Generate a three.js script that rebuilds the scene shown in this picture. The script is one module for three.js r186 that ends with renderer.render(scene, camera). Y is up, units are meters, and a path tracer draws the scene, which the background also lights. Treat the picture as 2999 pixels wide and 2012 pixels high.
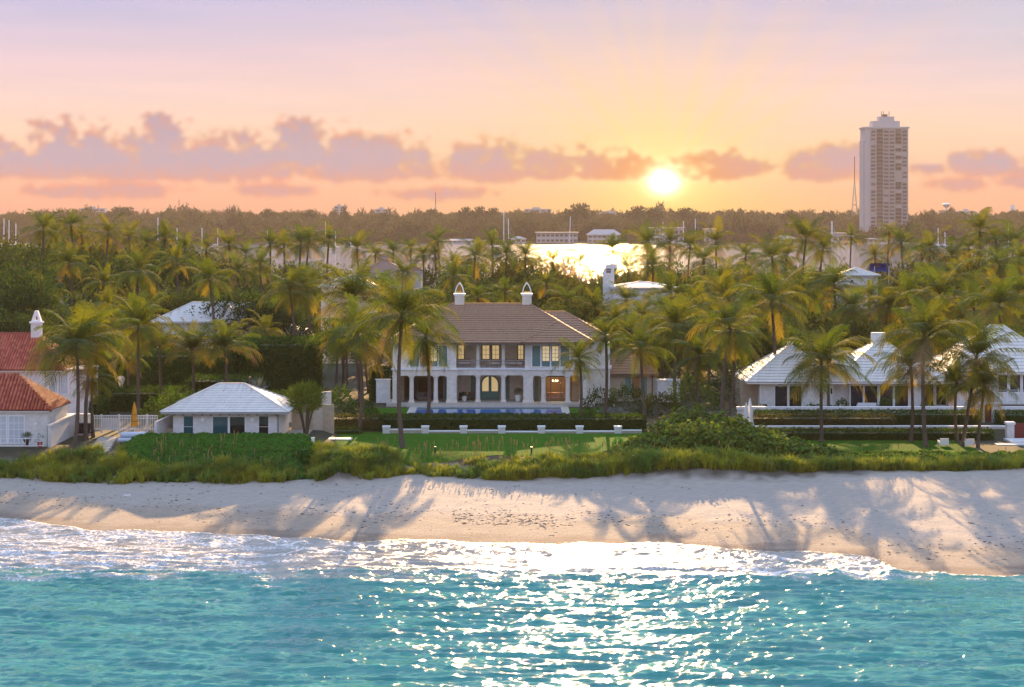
import * as THREE from 'three';
import { mergeGeometries } from 'three/addons/utils/BufferGeometryUtils.js';
import { createNoise2D, createNoise3D } from 'simplex-noise';

// ---------------------------------------------------------------- camera, sky, sun, exposure
const scene = new THREE.Scene();
const F5 = 5000, K = 1.16, CAMH = 26, YH = 635, CX = 1500;      // level lens, about 70 mm, 26 m above the sea; d is depth / K in metres
const camera = new THREE.PerspectiveCamera(2 * Math.atan(1377 / (F5 * K)) * 180 / Math.PI, 2999 / 2754, 1, 9000);
camera.setViewOffset(2999, 2754, 0, 742, 2999, 2012);
camera.position.set(0, CAMH, 0);
camera.lookAt(0, CAMH, -100);
const renderer = new THREE.WebGLRenderer({ antialias: true });
renderer.toneMapping = THREE.LinearToneMapping;
renderer.toneMappingExposure = 2.6;
renderer.shadowMap.enabled = true;
const SKY_STRENGTH = 0.405;

// sun height read from the shadow lengths on the sand and the glitter on the sea; its bearing from the shadows' meeting point
const sunEl = 14.6 * Math.PI / 180, sunAz = 2.3 * Math.PI / 180;
const sunDir = new THREE.Vector3(Math.sin(sunAz) * Math.cos(sunEl), Math.sin(sunEl), -Math.cos(sunAz) * Math.cos(sunEl));
const sun = new THREE.DirectionalLight(new THREE.Color().setRGB(1.0, 0.62, 0.28), 5.0);
sun.name = 'sun';
sun.position.copy(sunDir).multiplyScalar(600).add(new THREE.Vector3(0, 0, -220));
sun.target.position.set(0, 0, -220);
sun.castShadow = true;
sun.shadow.radius = 0.7;
sun.shadow.mapSize.set(4096, 4096);
Object.assign(sun.shadow.camera, { left: -150, right: 150, top: 120, bottom: -120, near: 10, far: 1200 });
scene.add(sun, sun.target);

// ---------------------------------------------------------------- helpers
function mulberry(a) { return () => { a |= 0; a = a + 0x6d2b79f5 | 0; let t = Math.imul(a ^ a >>> 15, 1 | a); t = t + Math.imul(t ^ t >>> 7, 61 | t) ^ t; return ((t ^ t >>> 14) >>> 0) / 4294967296; }; }
const R = mulberry(20240611);
const rr = (a, b) => a + (b - a) * R();
const n2 = createNoise2D(mulberry(5)), n3 = createNoise3D(mulberry(9));
const clamp = (x, a = 0, b = 1) => Math.min(b, Math.max(a, x));
const smooth = (a, b, x) => { const t = clamp((x - a) / (b - a)); return t * t * (3 - 2 * t); };
const lerp = (a, b, t) => a + (b - a) * t;
const fbm = (x, y, o = 4) => { let s = 0, a = 0.5; for (let i = 0; i < o; i++) { s += a * n2(x, y); x = x * 2.03 + 17.1; y = y * 2.03 - 9.7; a *= 0.5; } return s; };
const lin = (c) => c.map((v) => { v /= 255; return v <= 0.04045 ? v / 12.92 : ((v + 0.055) / 1.055) ** 2.4; });
const V = (x, y, z) => new THREE.Vector3(x, y, z);
const at = (px, py, d) => V((px - CX) * d / F5, CAMH - (py - YH) * d / F5, -d * K);
const XP = (px, d) => (px - CX) * d / F5, YP = (py, d) => CAMH - (py - YH) * d / F5, ZP = (d) => -d * K;
const keyed = (keys, x) => { if (x <= keys[0][0]) return keys[0][1]; for (let i = 1; i < keys.length; i++) if (x <= keys[i][0]) { const [a, p] = keys[i - 1], [b, q] = keys[i]; const t = (x - a) / (b - a); return Array.isArray(p) ? p.map((v, k) => lerp(v, q[k], t)) : lerp(p, q, t); } return keys[keys.length - 1][1]; };

// ---------------------------------------------------------------- sky: air and clouds of the sunset, continued all round
function makeSky() {
  const W = 4096, H = 2048, data = new Float32Array(W * H * 4);
  const base = [[-9000, [166, 194, 240]], [-3000, [172, 196, 238]], [-1200, [182, 197, 234]], [-300, [182, 192, 230]], [0, [192, 191, 226]], [100, [212, 199, 220]], [200, [234, 206, 213]], [300, [243, 212, 204]], [390, [247, 211, 188]], [480, [246, 197, 168]], [560, [242, 178, 150]], [640, [236, 164, 140]]].map(([y, c]) => [y, lin(c)]);
  const rightTint = lin([204, 208, 218]), yellow = lin([255, 222, 128]), peach = lin([255, 212, 160]), gold = lin([255, 190, 84]);
  const mauve = lin([136, 108, 118]), rose = lin([236, 158, 138]), goldCloud = lin([226, 142, 80]), rim = lin([255, 226, 160]);
  const lumps = [[20, 505, 150, 85], [200, 508, 115, 150], [310, 510, 150, 118], [492, 510, 112, 168], [650, 512, 240, 108], [885, 455, 105, 98], [1060, 512, 230, 128], [1430, 512, 170, 106], [1590, 508, 150, 70], [1760, 508, 220, 92], [2090, 508, 220, 72], [2430, 514, 170, 96], [2870, 498, 130, 56], [2990, 530, 160, 28], [2700, 494, 60, 14], [330, 560, 260, 26], [820, 556, 120, 24], [1300, 566, 200, 22], [2780, 536, 120, 18]];
  const far = mulberry(77);
  for (let s = -1; s <= 1; s += 2) for (let k = 0; k < 34; k++) { const c = CX + s * (1750 + k * 480 + far() * 260); lumps.push([c, 500 + far() * 20, 110 + far() * 170, 30 + far() * 120]); }
  const sx = 1944, sy = 531, period = 2 * Math.PI * F5 * K;
  for (let j = 0; j < H; j++) {
    const el = ((j + 0.5) / H - 0.5) * Math.PI, py = YH - F5 * K * el;
    const b = keyed(base, Math.min(py, 640)), near = lumps.filter((l) => py < l[1] + 60 && py > l[1] - l[3] - 90);
    if (py > 640 || py < -1300) { for (let i = 0; i < W; i++) { const o = (j * W + i) * 4, g = py > 640 ? 1 : 1 + 0.5 * smooth(0, -2500, py); data[o] = b[0] * g; data[o + 1] = b[1] * g; data[o + 2] = b[2] * g; data[o + 3] = 1; } continue; }  // same added lift of the unseen upper sky, for the walls
    for (let i = 0; i < W; i++) {
      let az = ((i + 0.5) / W - 0.5) * 2 * Math.PI + Math.PI / 2;      // 0 straight ahead, grows to the right
      if (az > Math.PI) az -= 2 * Math.PI;
      const px = CX + F5 * K * az, o = (j * W + i) * 4, dx = px - sx, dy = py - sy;
      let c = [b[0], b[1], b[2]];
      if (py < 640) {
        const side = smooth(300, 1500, dx) * smooth(420, 60, py) * smooth(6500, 2500, Math.abs(dx)) * smooth(-1300, -400, py);
        c = c.map((v, k) => lerp(v, rightTint[k], side * 0.75));
        const wisp = fbm(px / 900 + 3, py / 70, 4);
        c = c.map((v, k) => v * (1 + wisp * [0.10, 0.05, 0.03][k] * smooth(-1250, 0, py)));
        const r = Math.hypot(dx, dy * 1.25), ray = 1 + 0.38 * n2(Math.atan2(dy, dx) * 7, 4) * smooth(60, 220, r) * (dy < -40 ? 1 : 0);
        const g3 = 0.68 * Math.exp(-r / 560) * ray, g2 = 0.95 * Math.exp(-((r / 235) ** 1.2)) * ray, low = smooth(520, 620, py) * Math.exp(-Math.abs(dx) / 520);
        c = c.map((v, k) => lerp(v, peach[k] * 1.02, clamp(g3)));
        c = c.map((v, k) => lerp(v, yellow[k] * 1.05, clamp(g2)));
        c = c.map((v, k) => lerp(v, gold[k], 0.6 * low));
        if (near.length) {
          const w1 = fbm(px / 130, py / 95, 5), w2 = fbm(px / 46 + 40, py / 36, 4);
          let den = -9, high = 0;
          for (const [cx, cy, hw, h] of near) {
            const qx = (px - cx) / hw, up = (cy - py) / h;
            const v = up >= 0 ? 1 - qx * qx - (up / 1.12) ** 2 : 1 - qx * qx - ((py - cy) / 26) ** 2;
            if (v > den) { den = v; high = clamp(up); }
          }
          const puff = 0.62 - Math.abs(n2(px / 78, py / 62)) - 0.5 * Math.abs(n2(px / 36 + 7, py / 30)) - 0.25 * Math.abs(n2(px / 17, py / 15 + 5));
          den += 0.1 + w1 * 0.8 + puff * 0.5 + w2 * 0.2;
          const a = smooth(0.0, 0.5, den) * 0.97;
          if (a > 0) {
            const warm = Math.exp(-Math.hypot(dx, dy) / 330), edge = 1 - smooth(0.1, 0.9, den), body = 0.5 + 0.5 * clamp(w2 * 1.2 + puff * 1.3 - 0.1, -1, 1);
            const k0 = mauve.map((v, k) => lerp(v, rose[k], clamp(-0.42 + 0.55 * edge + 0.85 * body * (0.45 + 0.75 * high) + 0.7 * smooth(455, 525, py))));
            const k1 = k0.map((v, k) => lerp(v, goldCloud[k], clamp(warm * 1.15)));
            const k2 = k1.map((v, k) => lerp(v, rim[k] * 1.05, clamp(edge * warm * 2.2)));
            c = c.map((v, k) => lerp(v, k2[k], a));
          }
        }
        const core = Math.exp(-((r / 40) ** 2)), halo = Math.exp(-((r / 105) ** 1.4));
        c = [c[0] + core * 3 + halo * 0.42, c[1] + core * 2.8 + halo * 0.32, c[2] + core * 2.0 + halo * 0.12];
      }
      const lift = 1 + 0.5 * smooth(0, -2500, py);       // unseen upper sky lifted to brighten the white walls, the same all round
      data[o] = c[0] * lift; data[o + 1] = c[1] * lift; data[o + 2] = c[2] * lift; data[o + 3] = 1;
    }
  }
  const t = new THREE.DataTexture(data, W, H, THREE.RGBAFormat, THREE.FloatType);
  t.mapping = THREE.EquirectangularReflectionMapping; t.magFilter = THREE.LinearFilter; t.minFilter = THREE.LinearFilter; t.needsUpdate = true;
  return t;
}
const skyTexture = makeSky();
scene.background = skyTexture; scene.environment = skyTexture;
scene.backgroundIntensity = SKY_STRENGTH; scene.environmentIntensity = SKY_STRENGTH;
scene.fog = new THREE.FogExp2(new THREE.Color().setRGB(1.0, 0.80, 0.60), 0.00008);

// ---------------------------------------------------------------- names, things, parts
const ORD = (() => { const a = ['', 'first', 'second', 'third', 'fourth', 'fifth', 'sixth', 'seventh', 'eighth', 'ninth', 'tenth', 'eleventh', 'twelfth', 'thirteenth', 'fourteenth', 'fifteenth', 'sixteenth', 'seventeenth', 'eighteenth', 'nineteenth', 'twentieth']; const tens = ['', '', 'twenty', 'thirty', 'forty', 'fifty']; return (n) => n <= 20 ? a[n] : n % 10 === 0 ? tens[n / 10].replace(/y$/, 'ieth') : tens[Math.floor(n / 10)] + '-' + a[n % 10]; })();
const used = new Map();
function numbered(name) { const n = used.get(name) ?? 0; used.set(name, n + 1); return n ? name + '_' + String(n).padStart(3, '0') : name; }
function tag(o, label, category, group, kind) { if (label) o.userData.label = label; if (category) o.userData.category = category; if (group) o.userData.group = group; if (kind) o.userData.kind = kind; return o; }
function thing(name, label, category, pos = [0, 0, 0], turn = 0, group) {
  const g = new THREE.Group(); g.name = numbered(name); g.position.set(...pos); g.rotation.y = turn; scene.add(g);
  return tag(g, label, category, group);
}
function mesh(name, geo, mat, parent) { const m = new THREE.Mesh(geo, mat); m.name = parent ? name : numbered(name); (parent ?? scene).add(m); return m; }
function sub(name, parent) { const g = new THREE.Group(); g.name = name; parent.add(g); return g; }
function structure(name, geo, mat, label) { const m = mesh(name, geo, mat); m.userData.kind = 'structure'; if (label) m.userData.label = label; return m; }

// geometry collector without uv needs: everything non-indexed with position + normal (+ uv in metres)
class Geo {
  constructor() { this.p = []; this.u = []; this.c = null; }
  tri(a, b, c, ua, ub, uc) { this.p.push(a.x, a.y, a.z, b.x, b.y, b.z, c.x, c.y, c.z); if (ua) this.u.push(...ua, ...ub, ...uc); else for (const v of [a, b, c]) this.u.push(v.x + v.z * 0.31, v.y + v.z * 0.77); return this; }
  quad(a, b, c, d) { return this.tri(a, b, c).tri(a, c, d); }
  box(x0, x1, y0, y1, z0, z1) {
    const v = (x, y, z) => V(x, y, z);
    const F = (a, b, c, d, uv) => { this.tri(a, b, c, uv(a), uv(b), uv(c)); this.tri(a, c, d, uv(a), uv(c), uv(d)); };
    const xy = (p) => [p.x, p.y], zy = (p) => [p.z, p.y], xz = (p) => [p.x, p.z];
    F(v(x0, y0, z1), v(x1, y0, z1), v(x1, y1, z1), v(x0, y1, z1), xy); F(v(x1, y0, z0), v(x0, y0, z0), v(x0, y1, z0), v(x1, y1, z0), xy);
    F(v(x0, y0, z0), v(x0, y0, z1), v(x0, y1, z1), v(x0, y1, z0), zy); F(v(x1, y0, z1), v(x1, y0, z0), v(x1, y1, z0), v(x1, y1, z1), zy);
    F(v(x0, y1, z1), v(x1, y1, z1), v(x1, y1, z0), v(x0, y1, z0), xz); F(v(x0, y0, z0), v(x1, y0, z0), v(x1, y0, z1), v(x0, y0, z1), xz);
    return this;
  }
  bar(a, b, w, h = w) {       // a box-section bar from a to b
    const t = b.clone().sub(a).normalize(), s = Math.abs(t.y) > 0.9 ? V(1, 0, 0) : V(0, 1, 0), n = t.clone().cross(s).normalize().multiplyScalar(w / 2), m = n.clone().normalize().cross(t).normalize().multiplyScalar(h / 2);
    const q = (o) => [o.clone().add(n).add(m), o.clone().sub(n).add(m), o.clone().sub(n).sub(m), o.clone().add(n).sub(m)], A = q(a), B = q(b);
    for (let i = 0; i < 4; i++) { const j = (i + 1) % 4; this.quad(A[j], A[i], B[i], B[j]); }
    this.quad(A[0], A[1], A[2], A[3]); this.quad(B[3], B[2], B[1], B[0]);
    return this;
  }
  build() {
    const g = new THREE.BufferGeometry();
    g.setAttribute('position', new THREE.Float32BufferAttribute(this.p, 3));
    g.setAttribute('uv', new THREE.Float32BufferAttribute(this.u, 2));
    g.computeVertexNormals();
    return g;
  }
}
const boxGeo = (x0, x1, y0, y1, z0, z1) => new Geo().box(x0, x1, y0, y1, z0, z1).build();
const box = (name, b, mat, parent) => mesh(name, boxGeo(...b), mat, parent);
const merge = (list) => mergeGeometries(list.map((g) => { const q = g.index ? g.toNonIndexed() : g; for (const k of Object.keys(q.attributes)) if (!['position', 'normal', 'uv'].includes(k)) q.deleteAttribute(k); return q; }));

// ---------------------------------------------------------------- textures and materials
function noiseTex(size, fn, srgb = true) {
  const d = new Uint8Array(size * size * 4);
  for (let j = 0; j < size; j++) for (let i = 0; i < size; i++) { const c = fn(i / size, j / size); const o = (j * size + i) * 4; for (let k = 0; k < 3; k++) d[o + k] = clamp(c[k]) * 255; d[o + 3] = 255; }
  const t = new THREE.DataTexture(d, size, size); t.wrapS = t.wrapT = THREE.RepeatWrapping; t.magFilter = THREE.LinearFilter; t.minFilter = THREE.LinearFilter; if (srgb) t.colorSpace = THREE.SRGBColorSpace; t.needsUpdate = true; return t;
}
const tileable = (u, v, f, oct = 4, seed = 0) => { let s = 0, a = 0.5; for (let i = 0; i < oct; i++) { const A = u * 2 * Math.PI, B = v * 2 * Math.PI, q = f / 6.283; s += a * n3(Math.cos(A) * q + seed, Math.sin(A) * q + Math.cos(B) * q * 1.3, Math.sin(B) * q * 1.3 + i * 7.3); f *= 2; a *= 0.5; } return s; };
const plasterTex = noiseTex(256, (u, v) => { const a = 0.93 + 0.07 * tileable(u, v, 5, 4) + 0.03 * tileable(u, v, 30, 2, 9); return [a, a * 0.995, a * 0.985]; });
const grainBump = noiseTex(256, (u, v) => { const a = 0.5 + 0.5 * tileable(u, v, 18, 4, 3); return [a, a, a]; }, false);
const rep = (t, s, s2 = s) => { const c = t.clone(); c.repeat.set(s, s2); c.needsUpdate = true; return c; };
const std = (o) => new THREE.MeshStandardMaterial(o);
const rgb = (r, g, b) => new THREE.Color().setRGB(r, g, b);
const M = {
  white: std({ color: rgb(0.88, 0.87, 0.85), roughness: 0.75, map: rep(plasterTex, 0.25), bumpMap: rep(grainBump, 0.6), bumpScale: 0.004 }),
  ivory: std({ color: rgb(0.90, 0.84, 0.74), roughness: 0.75, map: rep(plasterTex, 0.25), bumpMap: rep(grainBump, 0.6), bumpScale: 0.004 }),
  trim: std({ color: rgb(0.88, 0.87, 0.86), roughness: 0.55 }),
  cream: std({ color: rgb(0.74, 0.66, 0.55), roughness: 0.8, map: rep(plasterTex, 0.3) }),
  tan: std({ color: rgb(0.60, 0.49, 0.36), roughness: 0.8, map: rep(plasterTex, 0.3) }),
  stone: std({ color: rgb(0.60, 0.55, 0.48), roughness: 0.8, map: rep(plasterTex, 0.5), bumpMap: rep(grainBump, 0.8), bumpScale: 0.008 }),
  roofWhite: std({ color: rgb(0.80, 0.77, 0.73), roughness: 0.7, map: rep(noiseTex(256, (u, v) => { const st = smooth(0.1, 0.5, tileable(u, v * 0.35, 22, 3, 51)) * smooth(-0.1, 0.4, tileable(u, v, 4, 3, 17)), a = 0.95 + 0.05 * tileable(u, v, 8, 4, 3) - 0.16 * st; return [a, a * 0.99, a * 0.97]; }), 0.16) }),
  roofBrown: std({ color: rgb(0.50, 0.305, 0.185), roughness: 0.8, map: rep(noiseTex(256, (u, v) => { const a = 0.86 + 0.12 * tileable(u, v, 9, 4, 21) + 0.12 * tileable(u, v, 40, 2, 2); return [a, a * 0.98, a * 0.96]; }), 0.6) }),
  terracotta: ['#b4583e', '#a84c33', '#bb6445', '#9e4630'].map((c) => std({ color: c, roughness: 0.75 })),
  shutter: std({ color: rgb(0.10, 0.24, 0.22), roughness: 0.5 }),
  darkFrame: std({ color: rgb(0.16, 0.11, 0.075), roughness: 0.5 }),
  glass: new THREE.MeshPhysicalMaterial({ color: rgb(0.012, 0.016, 0.02), roughness: 0.04, specularIntensity: 1 }),
  tealGlass: new THREE.MeshPhysicalMaterial({ color: rgb(0.01, 0.085, 0.11), roughness: 0.05 }),
  curtain: std({ color: rgb(0.55, 0.62, 0.66), roughness: 0.5 }),
  pane: new THREE.MeshPhysicalMaterial({ color: rgb(0.9, 0.93, 0.93), roughness: 0.02, transmission: 1, thickness: 0, ior: 1.5 }),
  paneGlow: std({ color: rgb(0.78, 0.66, 0.45), roughness: 0.9, emissive: rgb(1.0, 0.72, 0.32), emissiveIntensity: 0.16 }),  // emission put in for sunset and room light seen through the glass
  wood: std({ color: rgb(0.20, 0.10, 0.05), roughness: 0.6 }),
  redWood: std({ color: rgb(0.20, 0.03, 0.018), roughness: 0.5 }),
  wicker: std({ color: rgb(0.27, 0.17, 0.10), roughness: 0.8 }),
  black: std({ color: rgb(0.02, 0.02, 0.022), roughness: 0.5 }),
  grey: std({ color: rgb(0.35, 0.36, 0.38), roughness: 0.6 }),
  paleBlue: std({ color: rgb(0.62, 0.70, 0.80), roughness: 0.6 }),
  steel: std({ color: rgb(0.45, 0.42, 0.40), roughness: 0.4, metalness: 0.4 }),
  orange: std({ color: rgb(0.80, 0.34, 0.02), roughness: 0.7 }),
  canvas: std({ color: rgb(0.80, 0.80, 0.82), roughness: 0.85 }),
  blueCanvas: std({ color: rgb(0.03, 0.09, 0.42), roughness: 0.8 }),
  soil: std({ color: rgb(0.07, 0.055, 0.035), roughness: 1 }),
  bark: std({ color: rgb(0.20, 0.155, 0.125), roughness: 0.95, bumpMap: rep(noiseTex(128, (u, v) => { const ring = 0.5 + 0.5 * Math.sin(v * Math.PI * 2 * 8 + 0.6 * tileable(u, v, 3, 2, 8)); const a = 0.35 + 0.5 * ring + 0.2 * tileable(u, v, 8, 3, 5); return [a, a, a]; }, false), 1, 1), bumpScale: 0.03, map: noiseTex(128, (u, v) => { const ring = 0.5 + 0.5 * Math.sin(v * Math.PI * 2 * 8); const a = 0.72 + 0.2 * tileable(u, v, 6, 4, 15) + 0.16 * ring; return [a, a * 0.97, a * 0.94]; }) }),
  limb: std({ color: rgb(0.11, 0.085, 0.06), roughness: 0.95 }),
};
const leafMat = (r, g, b, t = 0.42) => new THREE.MeshPhysicalMaterial({ color: rgb(r, g, b), roughness: 0.9, specularIntensity: 0.3, transmission: t, thickness: 0, side: THREE.DoubleSide, vertexColors: true });
const L = {
  frond: [leafMat(0.11, 0.155, 0.008, 0.62), leafMat(0.145, 0.165, 0.006, 0.64), leafMat(0.08, 0.13, 0.010, 0.6), leafMat(0.18, 0.175, 0.006, 0.66)],
  yellow: leafMat(0.33, 0.24, 0.02, 0.55), dry: leafMat(0.28, 0.18, 0.09, 0.35),
  tree: [leafMat(0.045, 0.08, 0.008, 0.5), leafMat(0.065, 0.088, 0.008, 0.5), leafMat(0.036, 0.068, 0.009, 0.5), leafMat(0.09, 0.102, 0.008, 0.5)],
  hedge: leafMat(0.06, 0.115, 0.010, 0.4), bronze: leafMat(0.12, 0.12, 0.025, 0.35),
  bank: leafMat(0.055, 0.19, 0.012, 0.4), grape: leafMat(0.13, 0.20, 0.018, 0.5), fresh: leafMat(0.12, 0.21, 0.02, 0.45),
  needle: leafMat(0.17, 0.22, 0.015, 0.5), silver: leafMat(0.22, 0.26, 0.27, 0.2), grass: leafMat(0.32, 0.33, 0.04, 0.5), far: leafMat(0.075, 0.085, 0.026, 0.3),
};

// ---------------------------------------------------------------- terrain
const lineOf = (list, drop) => { const pts = list.map(([px, py]) => { const d = F5 * drop / (py - YH); return [XP(px, d), d]; }).sort((a, b) => a[0] - b[0]); pts.unshift([-400, pts[0][1] + 6]); pts.push([400, pts[pts.length - 1][1] - 8]); return (x) => keyed(pts, x); };
const shoreRaw = lineOf([[0, 1518], [150, 1532], [300, 1556], [600, 1558], [820, 1575], [900, 1573], [1050, 1590], [1250, 1581], [1500, 1590], [1640, 1596], [1760, 1588], [1950, 1592], [2100, 1604], [2400, 1618], [2570, 1636], [2640, 1672], [2999, 1688]], 25.72);
const shore = (x) => shoreRaw(x) + 0.35 * Math.sin(x * 0.55) + 0.5 * n2(x / 5, 3.3) + 0.12 * n2(x / 1.3, 8);
const toeRaw = lineOf([[0, 1385], [300, 1398], [700, 1408], [900, 1398], [980, 1424], [1200, 1392], [1500, 1408], [2000, 1424], [2500, 1424], [2999, 1402]], 24.1);
const toe = (x) => toeRaw(x) + 0.8 * n2(x / 6, 1.5);
const win = (x, a, b, s = 2) => smooth(a - s, a, x) * smooth(b + s, b, x);
function gh(x, d) {
  const s = shore(x), t = toe(x), zt = 0.28 + 0.073 * (t - s);
  if (d < t) return Math.max(-5, 0.28 + (d < s ? 0.085 : 0.073) * (d - s)) + (d > s + 2 ? 0.05 * fbm(x / 3, d / 3, 3) * smooth(s + 2, s + 8, d) : 0);
  const right = smooth(20, 24, x), top = lerp(3.4, 2.92, right) + 0.6 * win(x, -36, -20, 2);
  let h = lerp(zt, top, smooth(t, t + 6, d)) + 0.18 * fbm(x / 4, d / 4, 3) * win(d, t + 0.5, t + 5, 1.5);
  h = lerp(h, 3.85, right * smooth(177.6, 179.4, d));
  h = lerp(h, keyed([[182, 3.5], [188, 3.7], [196, 3.95], [215, 4.0], [260, 3.5], [330, 2.4], [412, 1.2], [424, -2.5]], d), smooth(181, 186, d));
  return h;
}
const gy = (x, z) => gh(x, -z / K);
function sheet(x0, x1, d0, d1, nx, nd, yf, colour) {
  const p = [], u = [], c = [], ix = [];
  for (let j = 0; j <= nd; j++) for (let i = 0; i <= nx; i++) {
    const x = lerp(x0, x1, i / nx), d = lerp(d0, d1, j / nd);
    p.push(x, yf(x, d), -d * K); u.push(x, d * K);
    if (colour) c.push(...colour(x, d));
  }
  for (let j = 0; j < nd; j++) for (let i = 0; i < nx; i++) { const a = j * (nx + 1) + i, b = a + 1, e = a + nx + 1; ix.push(a, b, e + 1, a, e + 1, e); }
  const g = new THREE.BufferGeometry();
  g.setAttribute('position', new THREE.Float32BufferAttribute(p, 3)); g.setAttribute('uv', new THREE.Float32BufferAttribute(u, 2));
  if (colour) g.setAttribute('color', new THREE.Float32BufferAttribute(c, 3));
  g.setIndex(ix); g.computeVertexNormals();
  return g;
}
const sandTex = noiseTex(512, (u, v) => { const a = 0.90 + 0.06 * tileable(u, v, 4, 4, 1) + 0.08 * tileable(u, v, 60, 3, 6); return [a, a * 0.985, a * 0.965]; });
const sandBump = noiseTex(512, (u, v) => { const a = 0.55 + 0.36 * tileable(u, v, 14, 4, 12) - 0.35 * smooth(0.32, 0.5, tileable(u, v, 20, 2, 77)); return [a, a, a]; }, false);
{
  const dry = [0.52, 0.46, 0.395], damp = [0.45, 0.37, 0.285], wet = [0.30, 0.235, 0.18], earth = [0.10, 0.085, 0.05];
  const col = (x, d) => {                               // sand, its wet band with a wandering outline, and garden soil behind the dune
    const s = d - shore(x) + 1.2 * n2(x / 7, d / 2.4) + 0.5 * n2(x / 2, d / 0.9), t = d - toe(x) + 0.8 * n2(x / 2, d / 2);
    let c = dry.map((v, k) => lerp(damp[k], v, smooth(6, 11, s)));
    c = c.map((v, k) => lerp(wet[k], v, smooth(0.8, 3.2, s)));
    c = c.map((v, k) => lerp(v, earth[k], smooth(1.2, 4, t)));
    return c;
  };
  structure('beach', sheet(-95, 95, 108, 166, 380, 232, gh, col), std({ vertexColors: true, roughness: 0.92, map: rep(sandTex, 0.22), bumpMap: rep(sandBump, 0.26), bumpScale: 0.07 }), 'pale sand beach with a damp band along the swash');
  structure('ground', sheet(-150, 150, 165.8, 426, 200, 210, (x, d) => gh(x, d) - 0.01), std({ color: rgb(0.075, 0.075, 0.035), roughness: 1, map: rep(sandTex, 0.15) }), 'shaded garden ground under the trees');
}
const lawnMat = new THREE.MeshPhysicalMaterial({ specularIntensity: 0.08, color: rgb(0.08, 0.225, 0.02), roughness: 1, map: rep(noiseTex(512, (u, v) => { const a = 0.82 + 0.16 * tileable(u, v, 6, 5, 31) + 0.2 * tileable(u, v, 70, 2, 4); return [a, a, a * 0.9]; }), 0.17), bumpMap: rep(sandBump, 1.2), bumpScale: 0.03 });
structure('lawn', sheet(-17.8, 21.5, 161.5, 179, 60, 40, (x, d) => gh(x, d) + 0.045), lawnMat, 'mown lawn between the dune grass and the low wall');
structure('lawn', sheet(20.9, 46, 162.5, 176, 50, 30, (x, d) => gh(x, d) + 0.05), lawnMat, 'narrow lawn below the long hedge of the white roofed house');
structure('lawn', sheet(-17, 11, 183.4, 196.5, 40, 20, (x, d) => gh(x, d) + 0.045), lawnMat, 'grass strips round the swimming pool');

// wrack and weed scattered on the sand
{
  const g = new THREE.IcosahedronGeometry(0.09, 0); g.scale(1.6, 0.35, 1);
  const im = new THREE.InstancedMesh(g, std({ color: rgb(0.07, 0.055, 0.045), roughness: 1 }), 1500), m = new THREE.Matrix4(), q = new THREE.Quaternion();
  for (let i = 0; i < 1500; i++) {
    const x = rr(-48, 48), s = shore(x), band = R();
    let d = s + (band < 0.55 ? 8 + 3 * n2(x / 9, 2) + rr(-2.5, 2.5) : rr(2.5, 20));
    const xx = i > 1250 ? rr(-5, 3.5) : x; if (i > 1250) d = shore(xx) + rr(5.5, 9.5);
    const k = rr(0.35, 1.15) * (R() < 0.06 ? 1.5 : 1);
    m.compose(V(xx, gh(xx, d) + 0.005, -d * K), q.setFromAxisAngle(V(0, 1, 0), rr(0, 6.28)), V(k * rr(0.6, 1.5), k * rr(0.4, 0.8), k));
    im.setMatrixAt(i, m);
  }
  im.name = 'seaweed_litter'; scene.add(im); tag(im, 'dark flecks of seaweed strewn over the beach', 'seaweed', null, 'stuff');
}

// ---------------------------------------------------------------- sea
const breaker = (x) => 123.2 + 0.5 * Math.sin(x * 0.21 + 1) + 0.5 * n2(x / 6, 21);
const ridge = (x, y) => 1 - Math.abs(n2(x, y)) * 1.9;
function seaY(x, d) {
  const w = d * K, dd = shore(x) - d, s = smooth(1, 13, dd), qx = (x + 0.7 * n2(x / 6, w / 6)) * 0.29, qw = w + 0.09 * x;
  let h = 0.12 * n2(qx / 9, qw / 4.4) + 0.12 * ridge(qx / 4.2 + 3, qw / 2.3) + 0.095 * ridge(qx / 1.5 - 8, qw / 1.2 + 4) + 0.046 * ridge(qx / 0.5 + 20, qw / 0.8) + 0.02 * n2(qx / 0.3, qw / 0.5) - 0.09;
  h *= lerp(0.28, 1, s);
  const b = d - breaker(x), A = 0.58 * smooth(2, 15, x) + 0.16 * smooth(-14, -4, x) * smooth(12, 2, x) + 0.05;
  h += A * (b > 0 ? Math.exp(-((b / 0.55) ** 2)) : Math.exp(-((b / 1.5) ** 2))) * (0.75 + 0.45 * n2(x / 3.4, 50));
  const b2 = d - 119.2 - 0.05 * x - 0.4 * n2(x / 5, 70);
  h += 0.30 * win(x, 20, 27, 6) * (b2 > 0 ? Math.exp(-((b2 / 0.6) ** 2)) : Math.exp(-((b2 / 1.8) ** 2)));
  if (dd > 0) h = Math.max(h, gh(x, d) + 0.03 + 0.05 * smooth(0, 0.25, dd) + 0.075 * smooth(0, 1.5, dd) * n2(x / 1.5, d / 0.62) + 0.028 * n2(x / 0.5, d / 0.36)); else h = gh(x, d) - 0.25 * clamp(-dd * 3);
  return h;
}
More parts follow.
